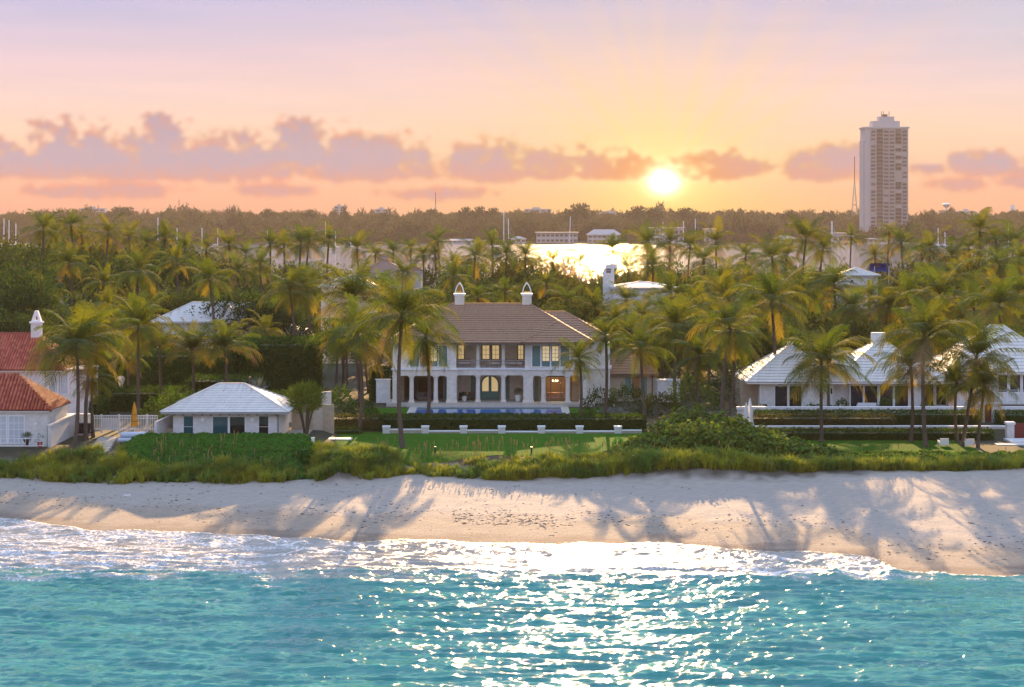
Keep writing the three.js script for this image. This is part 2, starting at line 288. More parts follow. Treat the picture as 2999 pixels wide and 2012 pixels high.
{
  const W = 2048, x0 = -66, x1 = 66, d0 = 78, d1 = 148, col = new Uint8Array(W * W * 4), rough = new Uint8Array(W * W * 4);
  const enc = (v) => { v = clamp(v); return 255 * (v <= 0.0031308 ? v * 12.92 : 1.055 * v ** (1 / 2.4) - 0.055); };
  const teal = [0.045, 0.30, 0.245], deep = [0.015, 0.175, 0.155], green = [0.055, 0.265, 0.18], silt = [0.36, 0.315, 0.26], foam = [0.86, 0.85, 0.84];
  for (let i = 0; i < W; i++) {
    const x = lerp(x0, x1, (i + 0.5) / W), s = shore(x), br = breaker(x), left = smooth(-10, -30, x), right = smooth(4, 16, x);
    for (let j = 0; j < W; j++) {
      const d = lerp(d0, d1, (j + 0.5) / W), w = d * K, dd = s - d, o = (j * W + i) * 4;
      if (dd < -1.5) { col[o] = col[o + 1] = col[o + 2] = 200; col[o + 3] = 255; rough[o + 1] = 150; rough[o + 3] = 255; continue; }
      const a = fbm(x / 11, w / 5, 3), b = n2(x / 3.2 + 9, w / 1.4);
      const t1 = clamp(0.5 + a * 1.2), t2 = clamp(0.5 + b * 0.5);
      let c = teal.map((v, k) => lerp(lerp(v, deep[k], t1 * 0.7), green[k], t2 * 0.35 * (1 - t1)));
      const sand = 1 - smooth(-3.2, 3.0, dd - (s - (br + 1.2)) + 6.0 * a + 1.6 * b);
      c = c.map((v, k) => lerp(v, silt[k], sand * 0.92));
      const wx = x + 0.5 * n2(x / 1.1, w / 1.1), wy = w + 0.5 * n2(x / 1.2 + 30, w / 1.2);
      const l1 = smooth(0.80, 0.98, 1 - Math.abs(n2(wx / 1.5, wy / 1.0))), l2 = smooth(0.78, 0.97, 1 - Math.abs(n2(wx / 0.62 + 50, wy / 0.45)));
      const patch = smooth(-0.15, 0.35, fbm(x / 5 + 70, w / 2.2, 3) + 0.35 * left - 0.05 + 0.22 * right * smooth(8, 3, d - br));
      let f = (l1 * 0.95 + l2 * 0.75) * patch * smooth(0.0, 0.5, sand) + 0.16 * patch * patch * sand * left;
      f = Math.max(f, smooth(0.34, 0.04, dd) * (dd > -0.05 ? 1 : 0));
      for (const [o1, o2, sc, st] of [[2.0, 1.6, 5.2, 0.75], [4.6, 2.4, 7.3, 0.6], [7.4, 2.2, 6.1, 0.5]]) f = Math.max(f, st * smooth(0.30, 0.05, Math.abs(dd - o1 - o2 * n2(x / sc, o1 * 9) - 0.3 * n2(x / 0.9, o1))) * smooth(-0.3, 0.15, n2(x / 8, o1 * 5)) * smooth(0.1, 0.5, sand));
      const edge2 = Math.abs(d - (br + 3.6 + 2.6 * Math.sin(x * 0.17) + 1.2 * n2(x / 4, 91)));
      f = Math.max(f, right * smooth(0.42, 0.06, edge2) * (d < s ? 0.95 : 0));
      f = Math.max(f, right * smooth(0.15, 0.6, 0.5 + n2(x / 0.9, w / 0.5) * 0.5) * smooth(1.9, 0.5, Math.abs(d - br - 1.0)) * 0.95);
      f = Math.max(f, smooth(0.84, 0.93, 1 - Math.abs(n2(wx / 2.4, wy / 1.1 + 44))) * 0.25 * smooth(0.25, 0.6, fbm(x / 9 - 20, w / 6, 2)) * (1 - sand));
      f = clamp(f);
      c = c.map((v, k) => lerp(v, foam[k], f));
      for (let k = 0; k < 3; k++) col[o + k] = enc(c[k]);
      col[o + 3] = 255; rough[o] = rough[o + 2] = 0; rough[o + 1] = 255 * lerp(lerp(0.05, 0.085, sand), 0.75, clamp(f * 1.1)); rough[o + 3] = 255;
    }
  }
  const tex = (d, srgb) => { const t = new THREE.DataTexture(d, W, W); t.magFilter = t.minFilter = THREE.LinearFilter; t.repeat.set(1 / (x1 - x0), 1 / ((d1 - d0) * K)); t.offset.set(-x0 / (x1 - x0), -d0 / (d1 - d0)); if (srgb) t.colorSpace = THREE.SRGBColorSpace; t.needsUpdate = true; return t; };
  const ripple = noiseTex(512, (u, v) => { const a = 0.5 + 0.55 * tileable(u, v, 9, 5, 41); return [a, a, a]; }, false);
  const near = sheet(x0, x1, d0, d1, 800, 330, seaY);
  const sea = structure('sea', near, new THREE.MeshPhysicalMaterial({ map: tex(col, true), roughness: 1, roughnessMap: tex(rough, false), ior: 1.33, bumpMap: rep(ripple, 0.11, 0.3), bumpScale: 0.05 }), 'turquoise sea with small waves and a lacy foam edge');
  const open = sheet(-900, 900, -800, 132, 60, 60, () => -0.9);
  structure('open_sea', open, new THREE.MeshPhysicalMaterial({ color: rgb(0.01, 0.17, 0.19), roughness: 0.15, ior: 1.33, bumpMap: rep(ripple, 0.1), bumpScale: 0.4 }), 'open water beyond the waves');
}

// ---------------------------------------------------------------- lagoon and mainland
{
  const chop = noiseTex(256, (u, v) => { const a = 0.5 + 0.5 * tileable(u, v, 10, 4, 61); return [a, a, a]; }, false);
  structure('lagoon', sheet(-1500, 1500, 405, 1660, 40, 40, () => 0), new THREE.MeshPhysicalMaterial({ color: rgb(0.04, 0.06, 0.065), roughness: 0.085, ior: 1.33, bumpMap: rep(chop, 0.02, 0.08), bumpScale: 0.12 }), 'bright lagoon behind the palms');
}
const farShore = (x) => 1625 + 26 * n2(x / 260, 5) + 12 * n2(x / 70, 9) - 30 * smooth(-150, -420, x);
const farY = (x, d) => { const t = d - farShore(x); return t < 0 ? -1.5 : keyed([[0, -0.2], [6, 1.0], [90, 2.2], [300, 9], [560, 14], [900, 15]], t) + 1.6 * n2(x / 160, d / 160) * smooth(40, 300, t); };
structure('mainland', sheet(-1150, 1150, 1560, 2560, 110, 100, farY), std({ color: rgb(0.06, 0.06, 0.03), roughness: 1 }), 'low wooded far shore of the lagoon');

// ---------------------------------------------------------------- foliage builders
class Leaves {
  constructor(seed = 1) { this.p = []; this.c = []; this.k = 1; this.r = mulberry(seed * 977 + 13); }
  tint(n) { const a = this.k * (0.55 + 0.85 * this.r()), w = 0.8 + 0.45 * this.r(); for (let i = 0; i < n; i++) this.c.push(a * w, a, a * (1.5 - 0.6 * w)); }
  leaf(o, dir, up, len, wid) {       // a pointed diamond leaf
    const s = dir.clone().cross(up).normalize().multiplyScalar(wid / 2), t = o.clone().addScaledVector(dir, len), m = o.clone().addScaledVector(dir, len * 0.45);
    const a = m.clone().add(s), b = m.clone().sub(s);
    this.p.push(o.x, o.y, o.z, a.x, a.y, a.z, t.x, t.y, t.z, o.x, o.y, o.z, t.x, t.y, t.z, b.x, b.y, b.z);
    this.tint(6);
  }
  disc(o, n, r, rnd) {       // a round leaf, six-sided
    const s = n.clone().cross(Math.abs(n.y) > 0.9 ? V(1, 0, 0) : V(0, 1, 0)).normalize(), t = n.clone().cross(s), w = rnd() * 6, q = [];
    for (let i = 0; i < 6; i++) q.push(o.clone().addScaledVector(s, r * Math.cos(w + i * 1.0472)).addScaledVector(t, r * Math.sin(w + i * 1.0472)));
    for (let i = 1; i < 5; i++) for (const v of [q[0], q[i], q[i + 1]]) this.p.push(v.x, v.y, v.z);
    this.tint(12);
  }
  build() { const g = new THREE.BufferGeometry(); g.setAttribute('position', new THREE.Float32BufferAttribute(this.p, 3)); g.setAttribute('color', new THREE.Float32BufferAttribute(this.c, 3)); g.computeVertexNormals(); return g; }
}
function dirOn(rnd) { const z = rnd() * 2 - 1, a = rnd() * 6.2832, r = Math.sqrt(1 - z * z); return V(r * Math.cos(a), z, r * Math.sin(a)); }
// crown of unit radius: clumps of leaves on an uneven ellipsoid, gaps between the clumps
function crownGeo(seed, clumps, perClump, leafLen, flat = 0.8, round = false) {
  const rnd = mulberry(seed), L_ = new Leaves();
  for (let c = 0; c < clumps; c++) {
    const dir = dirOn(rnd); if (dir.y < -0.55) dir.y *= -0.6;
    const reach = 0.35 + 0.47 * Math.sqrt(rnd()), cen = dir.clone().multiplyScalar(reach); cen.y *= flat;
    const cr = 0.2 + 0.16 * rnd();
    for (let k = 0; k < perClump; k++) {
      const n = dirOn(rnd), o = cen.clone().addScaledVector(n, cr * (0.55 + 0.5 * rnd()));
      if (round) { L_.disc(o, n.clone().add(dirOn(rnd).multiplyScalar(0.8)).normalize(), leafLen * (0.35 + 0.3 * rnd()), rnd); continue; }
      const d = n.clone().add(dirOn(rnd).multiplyScalar(0.9)).add(V(0, 0.25, 0)).normalize();
      L_.leaf(o, d, dirOn(rnd), leafLen * (0.7 + 0.6 * rnd()), leafLen * (0.45 + 0.25 * rnd()));
    }
  }
  return L_.build();
}
const crownVariants = [crownGeo(11, 44, 40, 0.10), crownGeo(12, 38, 45, 0.105, 0.7), crownGeo(13, 48, 36, 0.095, 0.95), crownGeo(14, 42, 40, 0.105, 0.62)], fineCrowns = [crownGeo(21, 66, 88, 0.06), crownGeo(22, 74, 80, 0.055, 0.75)];
function limbGeo(seed, r, h, reach) {
  const rnd = mulberry(seed), list = [];
  const tube = (pts, ra, rb) => { const g = new THREE.TubeGeometry(new THREE.CatmullRomCurve3(pts), 6, 1, 6, false), p = g.attributes.position, path = new THREE.CatmullRomCurve3(pts); for (let i = 0; i <= 6; i++) { const c = path.getPointAt(i / 6), k = lerp(ra, rb, i / 6); for (let j = 0; j <= 6; j++) { const q = i * 7 + j; p.setXYZ(q, c.x + (p.getX(q) - c.x) * k, c.y + (p.getY(q) - c.y) * k, c.z + (p.getZ(q) - c.z) * k); } } g.computeVertexNormals(); list.push(g); };
  tube([V(0, -0.3, 0), V(rr(-0.1, 0.1), h * 0.5, 0), V(0.1, h, 0)], r, r * 0.6);
  for (let i = 0; i < 5; i++) { const a = i * 1.256 + rnd() * 0.7; tube([V(0.05, h * 0.85, 0), V(Math.cos(a) * reach * 0.35, h + reach * 0.35, Math.sin(a) * reach * 0.35), V(Math.cos(a) * reach * 0.75, h + reach * (0.5 + 0.4 * rnd()), Math.sin(a) * reach * 0.75)], r * 0.5, r * 0.15); }
  return merge(list);
}
const limbProto = limbGeo(3, 0.05, 0.45, 0.7);
function tree(x, d, top, rad, variant, mat, label, group, name = 'broadleaf_tree', flat = 1, crowns = crownVariants) {
  const y0 = gh(x, d), t = thing(name, label, 'tree', [x, y0, -d * K], R() * 6.28, group);
  const h = Math.max(1.5, top - y0), ry = Math.min(rad * flat, h * 0.5), cy = h - ry * 0.93;
  const tr = mesh('trunk', limbProto, M.limb, t); tr.scale.set(rad * 0.9, cy / 0.8, rad * 0.9);
  const cr = mesh('crown', crowns[variant % crowns.length], mat, t); cr.position.y = cy; cr.scale.set(rad, ry * 1.12, rad);
  return t;
}
// shrub: leaf cloud over an ellipsoid of real size
function shrubGeo(seed, rx, ry, rz, n, leafLen, round, lift = 0) {
  const rnd = mulberry(seed), L_ = new Leaves();
  for (let k = 0; k < n; k++) {
    const v = dirOn(rnd); v.y = Math.abs(v.y);
    const bump = 1 + 0.22 * n3(v.x * 2.3 + seed, v.y * 2.3, v.z * 2.3) + 0.10 * n3(v.x * 7 + seed, v.y * 7, v.z * 7), deep = 1 - 0.35 * rnd() * rnd();
    const o = V(v.x * rx, v.y * ry, v.z * rz).multiplyScalar(bump * deep), nn = V(v.x / rx, v.y / ry, v.z / rz).normalize();
    if (round) L_.disc(o, nn.add(dirOn(rnd).multiplyScalar(0.75)).normalize(), leafLen * (0.4 + 0.25 * rnd()), rnd);
    else L_.leaf(o, nn.add(dirOn(rnd).multiplyScalar(0.7)).add(V(0, lift, 0)).normalize(), dirOn(rnd), leafLen * (0.7 + 0.6 * rnd()), leafLen * 0.5);
  }
  return L_.build();
}
function shrub(name, label, category, x, d, rx, ry, rz, n, leafLen, mat, { round = false, group, y, lift } = {}) {
  const s = mesh(name, shrubGeo((Math.abs(x * 131 + d * 17) | 0) + 7, rx, ry, rz, n, leafLen, round, lift), mat);
  s.position.set(x, (y ?? gh(x, d)) - 0.05, -d * K);
  return tag(s, label, category, group);
}
// clipped hedge: dark core and a skin of leaves on top, front and ends
function hedge(name, label, x0, x1, d0, d1, yb, yt, mat, { per = 105, leaf = 0.15, group, rough = 0.1 } = {}) {
  const rnd = mulberry((Math.abs(x0 * 71 + d0 * 13) | 0) + 3), z0 = -d0 * K, z1 = -d1 * K, L_ = new Leaves(), w = x1 - x0, dp = z0 - z1, h = yt - yb;
  const put = (o, n) => { const b = rough * n2(o.x * 0.9, o.y * 1.3 + o.z) + 0.13 * n3(o.x * 2.3, o.y * 2.3, o.z * 2.3); L_.k = 0.95 + 0.5 * n3(o.x * 2.1 + 9, o.y * 2.1, o.z * 2.1); o.addScaledVector(n, b + rr(-0.1, 0.05)); L_.leaf(o, n.clone().add(dirOn(rnd).multiplyScalar(0.85)).normalize(), dirOn(rnd), leaf * (0.7 + 0.6 * rnd()), leaf * 0.62); };
  for (let i = 0; i < w * h * per; i++) put(V(x0 + w * rnd(), yb + h * rnd(), z0 - 0.1 * rnd()), V(0, 0, 1));
  for (let i = 0; i < w * dp * per; i++) put(V(x0 + w * rnd(), yt, z1 + dp * rnd()), V(0, 1, 0));
  for (let i = 0; i < dp * h * per; i++) { put(V(x0, yb + h * rnd(), z1 + dp * rnd()), V(-1, 0, 0)); put(V(x1, yb + h * rnd(), z1 + dp * rnd()), V(1, 0, 0)); }
  const core = boxGeo(x0 + 0.2, x1 - 0.2, yb - 0.3, yt - 0.22, z1 + 0.15, z0 - 0.22), lg = L_.build();
  core.deleteAttribute('uv'); core.setAttribute('color', new THREE.Float32BufferAttribute(new Float32Array(core.attributes.position.count * 3).fill(0.7), 3));
  const m = mesh(name, mergeGeometries([lg, core]), mat);
  return tag(m, label, 'hedge', group);
}

// ---------------------------------------------------------------- palms
function frondGeo(a0, droop, seed, leaflets = 29) {
  const rnd = mulberry(seed), G = [], N = 9, pts = [], tan = [];
  let p = V(0, 0, 0), sway = rr(-0.25, 0.25);
  for (let i = 0; i <= N; i++) { const t = i / N, th = a0 - droop * t * t * 0.55 - droop * t * 0.45, dir = V(Math.cos(th), Math.sin(th), sway * t).normalize(); pts.push(p.clone()); tan.push(dir); p = p.clone().addScaledVector(dir, 1 / N); }
  const on = (t) => { const f = clamp(t) * N, i = Math.min(N - 1, Math.floor(f)); return [pts[i].clone().lerp(pts[i + 1], f - i), tan[i].clone().lerp(tan[i + 1], f - i).normalize()]; };
  const P = [];
  const tri = (a, b, c) => P.push(a.x, a.y, a.z, b.x, b.y, b.z, c.x, c.y, c.z);
  for (let i = 0; i < N; i++) { const w0 = 0.013 * (1.15 - i / N), w1 = 0.013 * (1.15 - (i + 1) / N); const z = V(0, 0, 1); tri(pts[i].clone().addScaledVector(z, -w0), pts[i].clone().addScaledVector(z, w0), pts[i + 1].clone().addScaledVector(z, w1)); tri(pts[i].clone().addScaledVector(z, -w0), pts[i + 1].clone().addScaledVector(z, w1), pts[i + 1].clone().addScaledVector(z, -w1)); }
  for (let s = -1; s <= 1; s += 2) for (let k = 0; k < leaflets; k++) {
    const t = 0.14 + 0.86 * (k + 0.3 * rnd()) / leaflets, [o, d] = on(t), prof = Math.sin(Math.PI * clamp(0.12 + t * 0.80)) ** 0.7, len = 0.33 * prof * (0.85 + 0.3 * rnd()) + 0.04;
    const up = V(-d.y, d.x, 0), side = V(0, 0, s), dir = d.clone().multiplyScalar(0.45 + 0.5 * t).addScaledVector(side, 0.85 - 0.25 * t).addScaledVector(up, 0.12 + 0.2 * (rnd() - 0.5)).normalize();
    const w = 0.0155 + 0.005 * rnd(), b0 = o.clone().addScaledVector(d, -w / 2), b1 = o.clone().addScaledVector(d, w / 2);
    const mid = o.clone().addScaledVector(dir, len * 0.5), tip = mid.clone().addScaledVector(dir, len * 0.42); tip.y -= len * (0.30 + 0.25 * rnd()); mid.y -= len * 0.05;
    const m0 = mid.clone().addScaledVector(d, -w * 0.5), m1 = mid.clone().addScaledVector(d, w * 0.5);
    tri(b0, b1, m1); tri(b0, m1, m0); tri(m0, m1, tip);
  }
  const g = new THREE.BufferGeometry(); g.setAttribute('position', new THREE.Float32BufferAttribute(P, 3)); g.computeVertexNormals(); return g;
}
const D2R = Math.PI / 180;
const frondClasses = [[82, 30], [70, 55], [55, 80], [38, 90], [20, 85], [4, 72], [-16, 55], [-40, 38], [-66, 18]].map(([a, dr], i) => [0, 1, 2].map((k) => frondGeo((a + (k - 1) * 6) * D2R, (dr + (k - 1) * 8) * D2R, 100 + i * 7 + k)));
const nutGeo = new THREE.SphereGeometry(0.15, 7, 5); nutGeo.scale(1, 1.2, 1);
const nutMat = std({ color: rgb(0.20, 0.13, 0.03), roughness: 0.6 });
function palm(hpx, hpy, bpx, d, rpx, label, group, opt = {}) {
  const heart = at(hpx, hpy, d), bx = XP(bpx ?? hpx + rr(-6, 6), d), by = gh(bx, d), t = thing(opt.name ?? 'coconut_palm', label, 'palm tree', [bx, by, -d * K], 0, group);
  const top = V(heart.x - bx, heart.y - by, rr(-0.6, 0.6)), h = top.y, Lf = rpx * d / F5 * (d > 300 ? 1.55 : d > 220 ? 1.28 : 1.3), r = opt.r ?? clamp(0.12 + h * 0.007, 0.13, 0.25);
  const bend = opt.bend ?? rr(-0.06, 0.06), pts = [V(0, -0.4, 0), V(top.x * 0.18 + bend * h * 0.6, h * 0.33, top.z * 0.2), V(top.x * 0.58 + bend * h * 0.5, h * 0.68, top.z * 0.6), top];
  const curve = new THREE.CatmullRomCurve3(pts), seg = 14, tg = new THREE.TubeGeometry(curve, seg, 1, 8, false), p = tg.attributes.position, uv = tg.attributes.uv;
  for (let i = 0; i <= seg; i++) { const c = curve.getPointAt(i / seg), f = i / seg, k = r * (lerp(1.12, 0.72, f) + 0.75 * Math.exp(-f * 14) + 0.25 * smooth(0.93, 1, f)) * (1 + 0.05 * n2(i * 3.1, bx)); for (let j = 0; j <= 8; j++) { const q = i * 9 + j; p.setXYZ(q, c.x + (p.getX(q) - c.x) * k, c.y + (p.getY(q) - c.y) * k, c.z + (p.getZ(q) - c.z) * k); uv.setXY(q, j / 8 * 2, f * h * 0.7); } }
  tg.computeVertexNormals();
  mesh('trunk', tg, M.bark, t);
  const crown = sub('crown', t); crown.position.copy(top);
  const n = opt.n ?? (d > 300 ? 22 : d > 225 ? 26 : 32), low = opt.low ?? 7.2, spin = R() * 6.28;
  for (let i = 0; i < n; i++) {
    const f = (i + 0.5) / n, cls = Math.min(8, Math.floor(f ** 1.05 * low + rr(0, 1.3))), old = f > 0.86;
    const mat = old && R() < (opt.dry ?? 0.45) ? (R() < 0.5 ? L.dry : L.yellow) : f > 0.7 && R() < 0.3 ? L.yellow : L.frond[(R() * 4) | 0];
    const fr = mesh('frond', frondClasses[cls][(R() * 3) | 0], mat, crown);
    fr.rotation.set(rr(-0.25, 0.25), spin + i * 2.39996 + rr(-0.25, 0.25), 0, 'YXZ');
    fr.scale.setScalar(Lf * (0.72 + 0.42 * R()) * (cls === 0 ? 0.85 : cls > 6 ? 0.85 : 1)); fr.position.y = rr(-0.25, 0.15);
  }
  if (d < 230 && R() < 0.75) for (let i = 0; i < 6; i++) { const a = R() * 6.28, c = mesh('coconut', nutGeo, nutMat, crown); c.position.set(Math.cos(a) * 0.32, -0.35 - 0.25 * R(), Math.sin(a) * 0.32); }
  if (opt.boots) for (let i = 0; i < 4; i++) { const fr = mesh('dry_frond', frondClasses[8][i % 3], L.dry, crown); fr.rotation.y = i * 1.6; fr.scale.setScalar(Lf * 0.6); fr.position.y = -0.5; }
  return t;
}

// ---------------------------------------------------------------- building parts
function roofFace(roof, A, B, C, D, n, mat, lift = 0.07) {
  const nrm = B.clone().sub(A).cross(D.clone().sub(A)).normalize(), pt = (p, q, t) => p.clone().lerp(q, t);
  const deg = C.distanceTo(D) < 0.01;
  for (let i = 0; i < n; i++) {
    const t0 = i / n, t1 = Math.min(1, (i + 1.06) / n), up = nrm.clone().multiplyScalar(lift + 0.006 * Math.sin(i * 12.9 + A.x));
    const a = pt(A, D, t0).add(up), b = pt(B, C, t0).add(up), c = pt(B, C, t1).addScaledVector(nrm, 0.008), d = pt(A, D, t1).addScaledVector(nrm, 0.008);
    const g = new Geo(), a0 = pt(A, D, t0).addScaledVector(nrm, -0.02), b0 = pt(B, C, t0).addScaledVector(nrm, -0.02);
    if (deg && t1 >= 1) g.tri(a, b, c); else g.quad(a, b, c, d);
    g.quad(a0, b0, b, a);
    mesh('tile_course', g.build(), mat, roof);
  }
}
function cap(roof, name, a, b, mat, w = 0.22) { mesh(name, new Geo().bar(a.clone().add(V(0, 0.05, 0)), b.clone().add(V(0, 0.05, 0)), w, 0.14).build(), mat, roof); }
function hipRoof(house, x0, x1, zf, zb, ye, yr, n, mat, { axis = 'x', gableL = false, gableR = false, fascia = M.trim, capMat = mat, wall = M.white, lift } = {}) {
  const roof = sub('roof', house);
  if (axis === 'x') {
    const r = (zf - zb) / 2, zm = (zf + zb) / 2, l = V(gableL ? x0 : x0 + r, yr, zm), q = V(gableR ? x1 : x1 - r, yr, zm), fl = V(x0, ye, zf), fr = V(x1, ye, zf), bl = V(x0, ye, zb), br = V(x1, ye, zb);
    roofFace(roof, fl, fr, q, l, n, mat, lift); roofFace(roof, br, bl, l, q, n, mat, lift);
    if (!gableR) { roofFace(roof, fr, br, q, q, n, mat, lift); cap(roof, 'hip_cap', fr, q, capMat); cap(roof, 'hip_cap', br, q, capMat); } else mesh('gable_wall', new Geo().tri(fr.clone().add(V(-0.3, 0, -0.3)), br.clone().add(V(-0.3, 0, 0.3)), q.clone().add(V(-0.3, -0.15, 0))).build(), wall, roof);
    if (!gableL) { roofFace(roof, bl, fl, l, l, n, mat, lift); cap(roof, 'hip_cap', fl, l, capMat); cap(roof, 'hip_cap', bl, l, capMat); } else mesh('gable_wall', new Geo().tri(bl.clone().add(V(0.3, 0, 0.3)), fl.clone().add(V(0.3, 0, -0.3)), l.clone().add(V(0.3, -0.15, 0))).build(), wall, roof);
    cap(roof, 'ridge_cap', l, q, capMat);
  } else {
    const r = (x1 - x0) / 2, xm = (x0 + x1) / 2, f = V(xm, yr, gableL ? zf : zf - r), b = V(xm, yr, gableR ? zb : zb + r), fl = V(x0, ye, zf), fr = V(x1, ye, zf), bl = V(x0, ye, zb), br = V(x1, ye, zb);
    if (gableL) mesh('gable_wall', new Geo().tri(fl.clone().add(V(0.2, 0, -0.15)), fr.clone().add(V(-0.2, 0, -0.15)), f.clone().add(V(0, -0.2, -0.15))).build(), wall, roof); else { roofFace(roof, fl, fr, f, f, n, mat, lift); cap(roof, 'hip_cap', fl, f, capMat); cap(roof, 'hip_cap', fr, f, capMat); }
    roofFace(roof, fr, br, b, f, n, mat, lift); roofFace(roof, bl, fl, f, b, n, mat, lift);
    if (!gableR) roofFace(roof, br, bl, b, b, n, mat, lift);
    cap(roof, 'ridge_cap', f, b, capMat);
  }
  box('fascia', [x0 + 0.05, x1 - 0.05, ye - 0.2, ye - 0.02, zb + 0.05, zf - 0.05], fascia, roof);
  return roof;
}
function windowPart(parent, x0, x1, y0, y1, z, { cols = 1, rows = 1, frame = M.trim, pane = M.glass, fw = 0.08, name = 'window', bar = 0.035, backwards = false } = {}) {
  const w = sub(name, parent), g = new Geo();
  g.box(x0, x1, y1 - fw, y1, z, z + 0.07).box(x0, x1, y0, y0 + fw, z, z + 0.07).box(x0, x0 + fw, y0 + fw, y1 - fw, z, z + 0.07).box(x1 - fw, x1, y0 + fw, y1 - fw, z, z + 0.07);
  mesh('frame', g.build(), frame, w);
  mesh('pane', boxGeo(x0 + fw, x1 - fw, y0 + fw, y1 - fw, z + 0.005, z + 0.03), pane, w);
  for (let i = 1; i < cols; i++) { const x = lerp(x0 + fw, x1 - fw, i / cols); box('muntin', [x - bar / 2, x + bar / 2, y0 + fw, y1 - fw, z + 0.03, z + 0.055], frame, w); }
  for (let i = 1; i < rows; i++) { const y = lerp(y0 + fw, y1 - fw, i / rows); box('muntin', [x0 + fw, x1 - fw, y - bar / 2, y + bar / 2, z + 0.031, z + 0.052], frame, w); }
  return w;
}
function shutterPart(parent, x0, x1, y0, y1, z, mat = M.shutter) {
  const g = new Geo(); g.box(x0, x0 + 0.07, y0, y1, z, z + 0.06).box(x1 - 0.07, x1, y0, y1, z, z + 0.06).box(x0 + 0.07, x1 - 0.07, y0, y0 + 0.08, z, z + 0.06).box(x0 + 0.07, x1 - 0.07, y1 - 0.08, y1, z, z + 0.06);
  for (let y = y0 + 0.1; y < y1 - 0.1; y += 0.09) { const a = V(0, y, z + 0.012), b = V(0, y + 0.07, z + 0.05); g.quad(V(x0 + 0.07, a.y, b.z), V(x1 - 0.07, a.y, b.z), V(x1 - 0.07, b.y, a.z), V(x0 + 0.07, b.y, a.z)); }
  return mesh('shutter', g.build(), mat, parent);
}
function columnGeo(x, y0, y1, z, w) {       // square tapered column with plinth and capital
  const c = new THREE.CylinderGeometry(w * 0.60, w * 0.70, y1 - y0 - 0.42, 4, 1); c.rotateY(Math.PI / 4); c.translate(x, (y0 + y1) / 2 + 0.06, z);
  const g = new Geo(); g.box(x - w * 0.66, x + w * 0.66, y0, y0 + 0.16, z - w * 0.66, z + w * 0.66).box(x - w * 0.58, x + w * 0.58, y0 + 0.16, y0 + 0.27, z - w * 0.58, z + w * 0.58).box(x - w * 0.56, x + w * 0.56, y1 - 0.17, y1, z - w * 0.56, z + w * 0.56);
  return merge([c.toNonIndexed(), g.build()]);
}
function cornerFillet(x, y, z, r, s, depth) {      // fills a top corner of an opening so that it reads round
  const sh = new THREE.Shape(); sh.moveTo(0, 0); sh.lineTo(s * r, 0); for (let i = 0; i <= 6; i++) { const a = i / 6 * Math.PI / 2; sh.lineTo(s * (r - r * Math.sin(a)), -r + r * Math.cos(a)); } sh.lineTo(0, 0);
  const g = new THREE.ExtrudeGeometry(sh, { depth, bevelEnabled: false }); g.translate(x, y, z); return g;
}

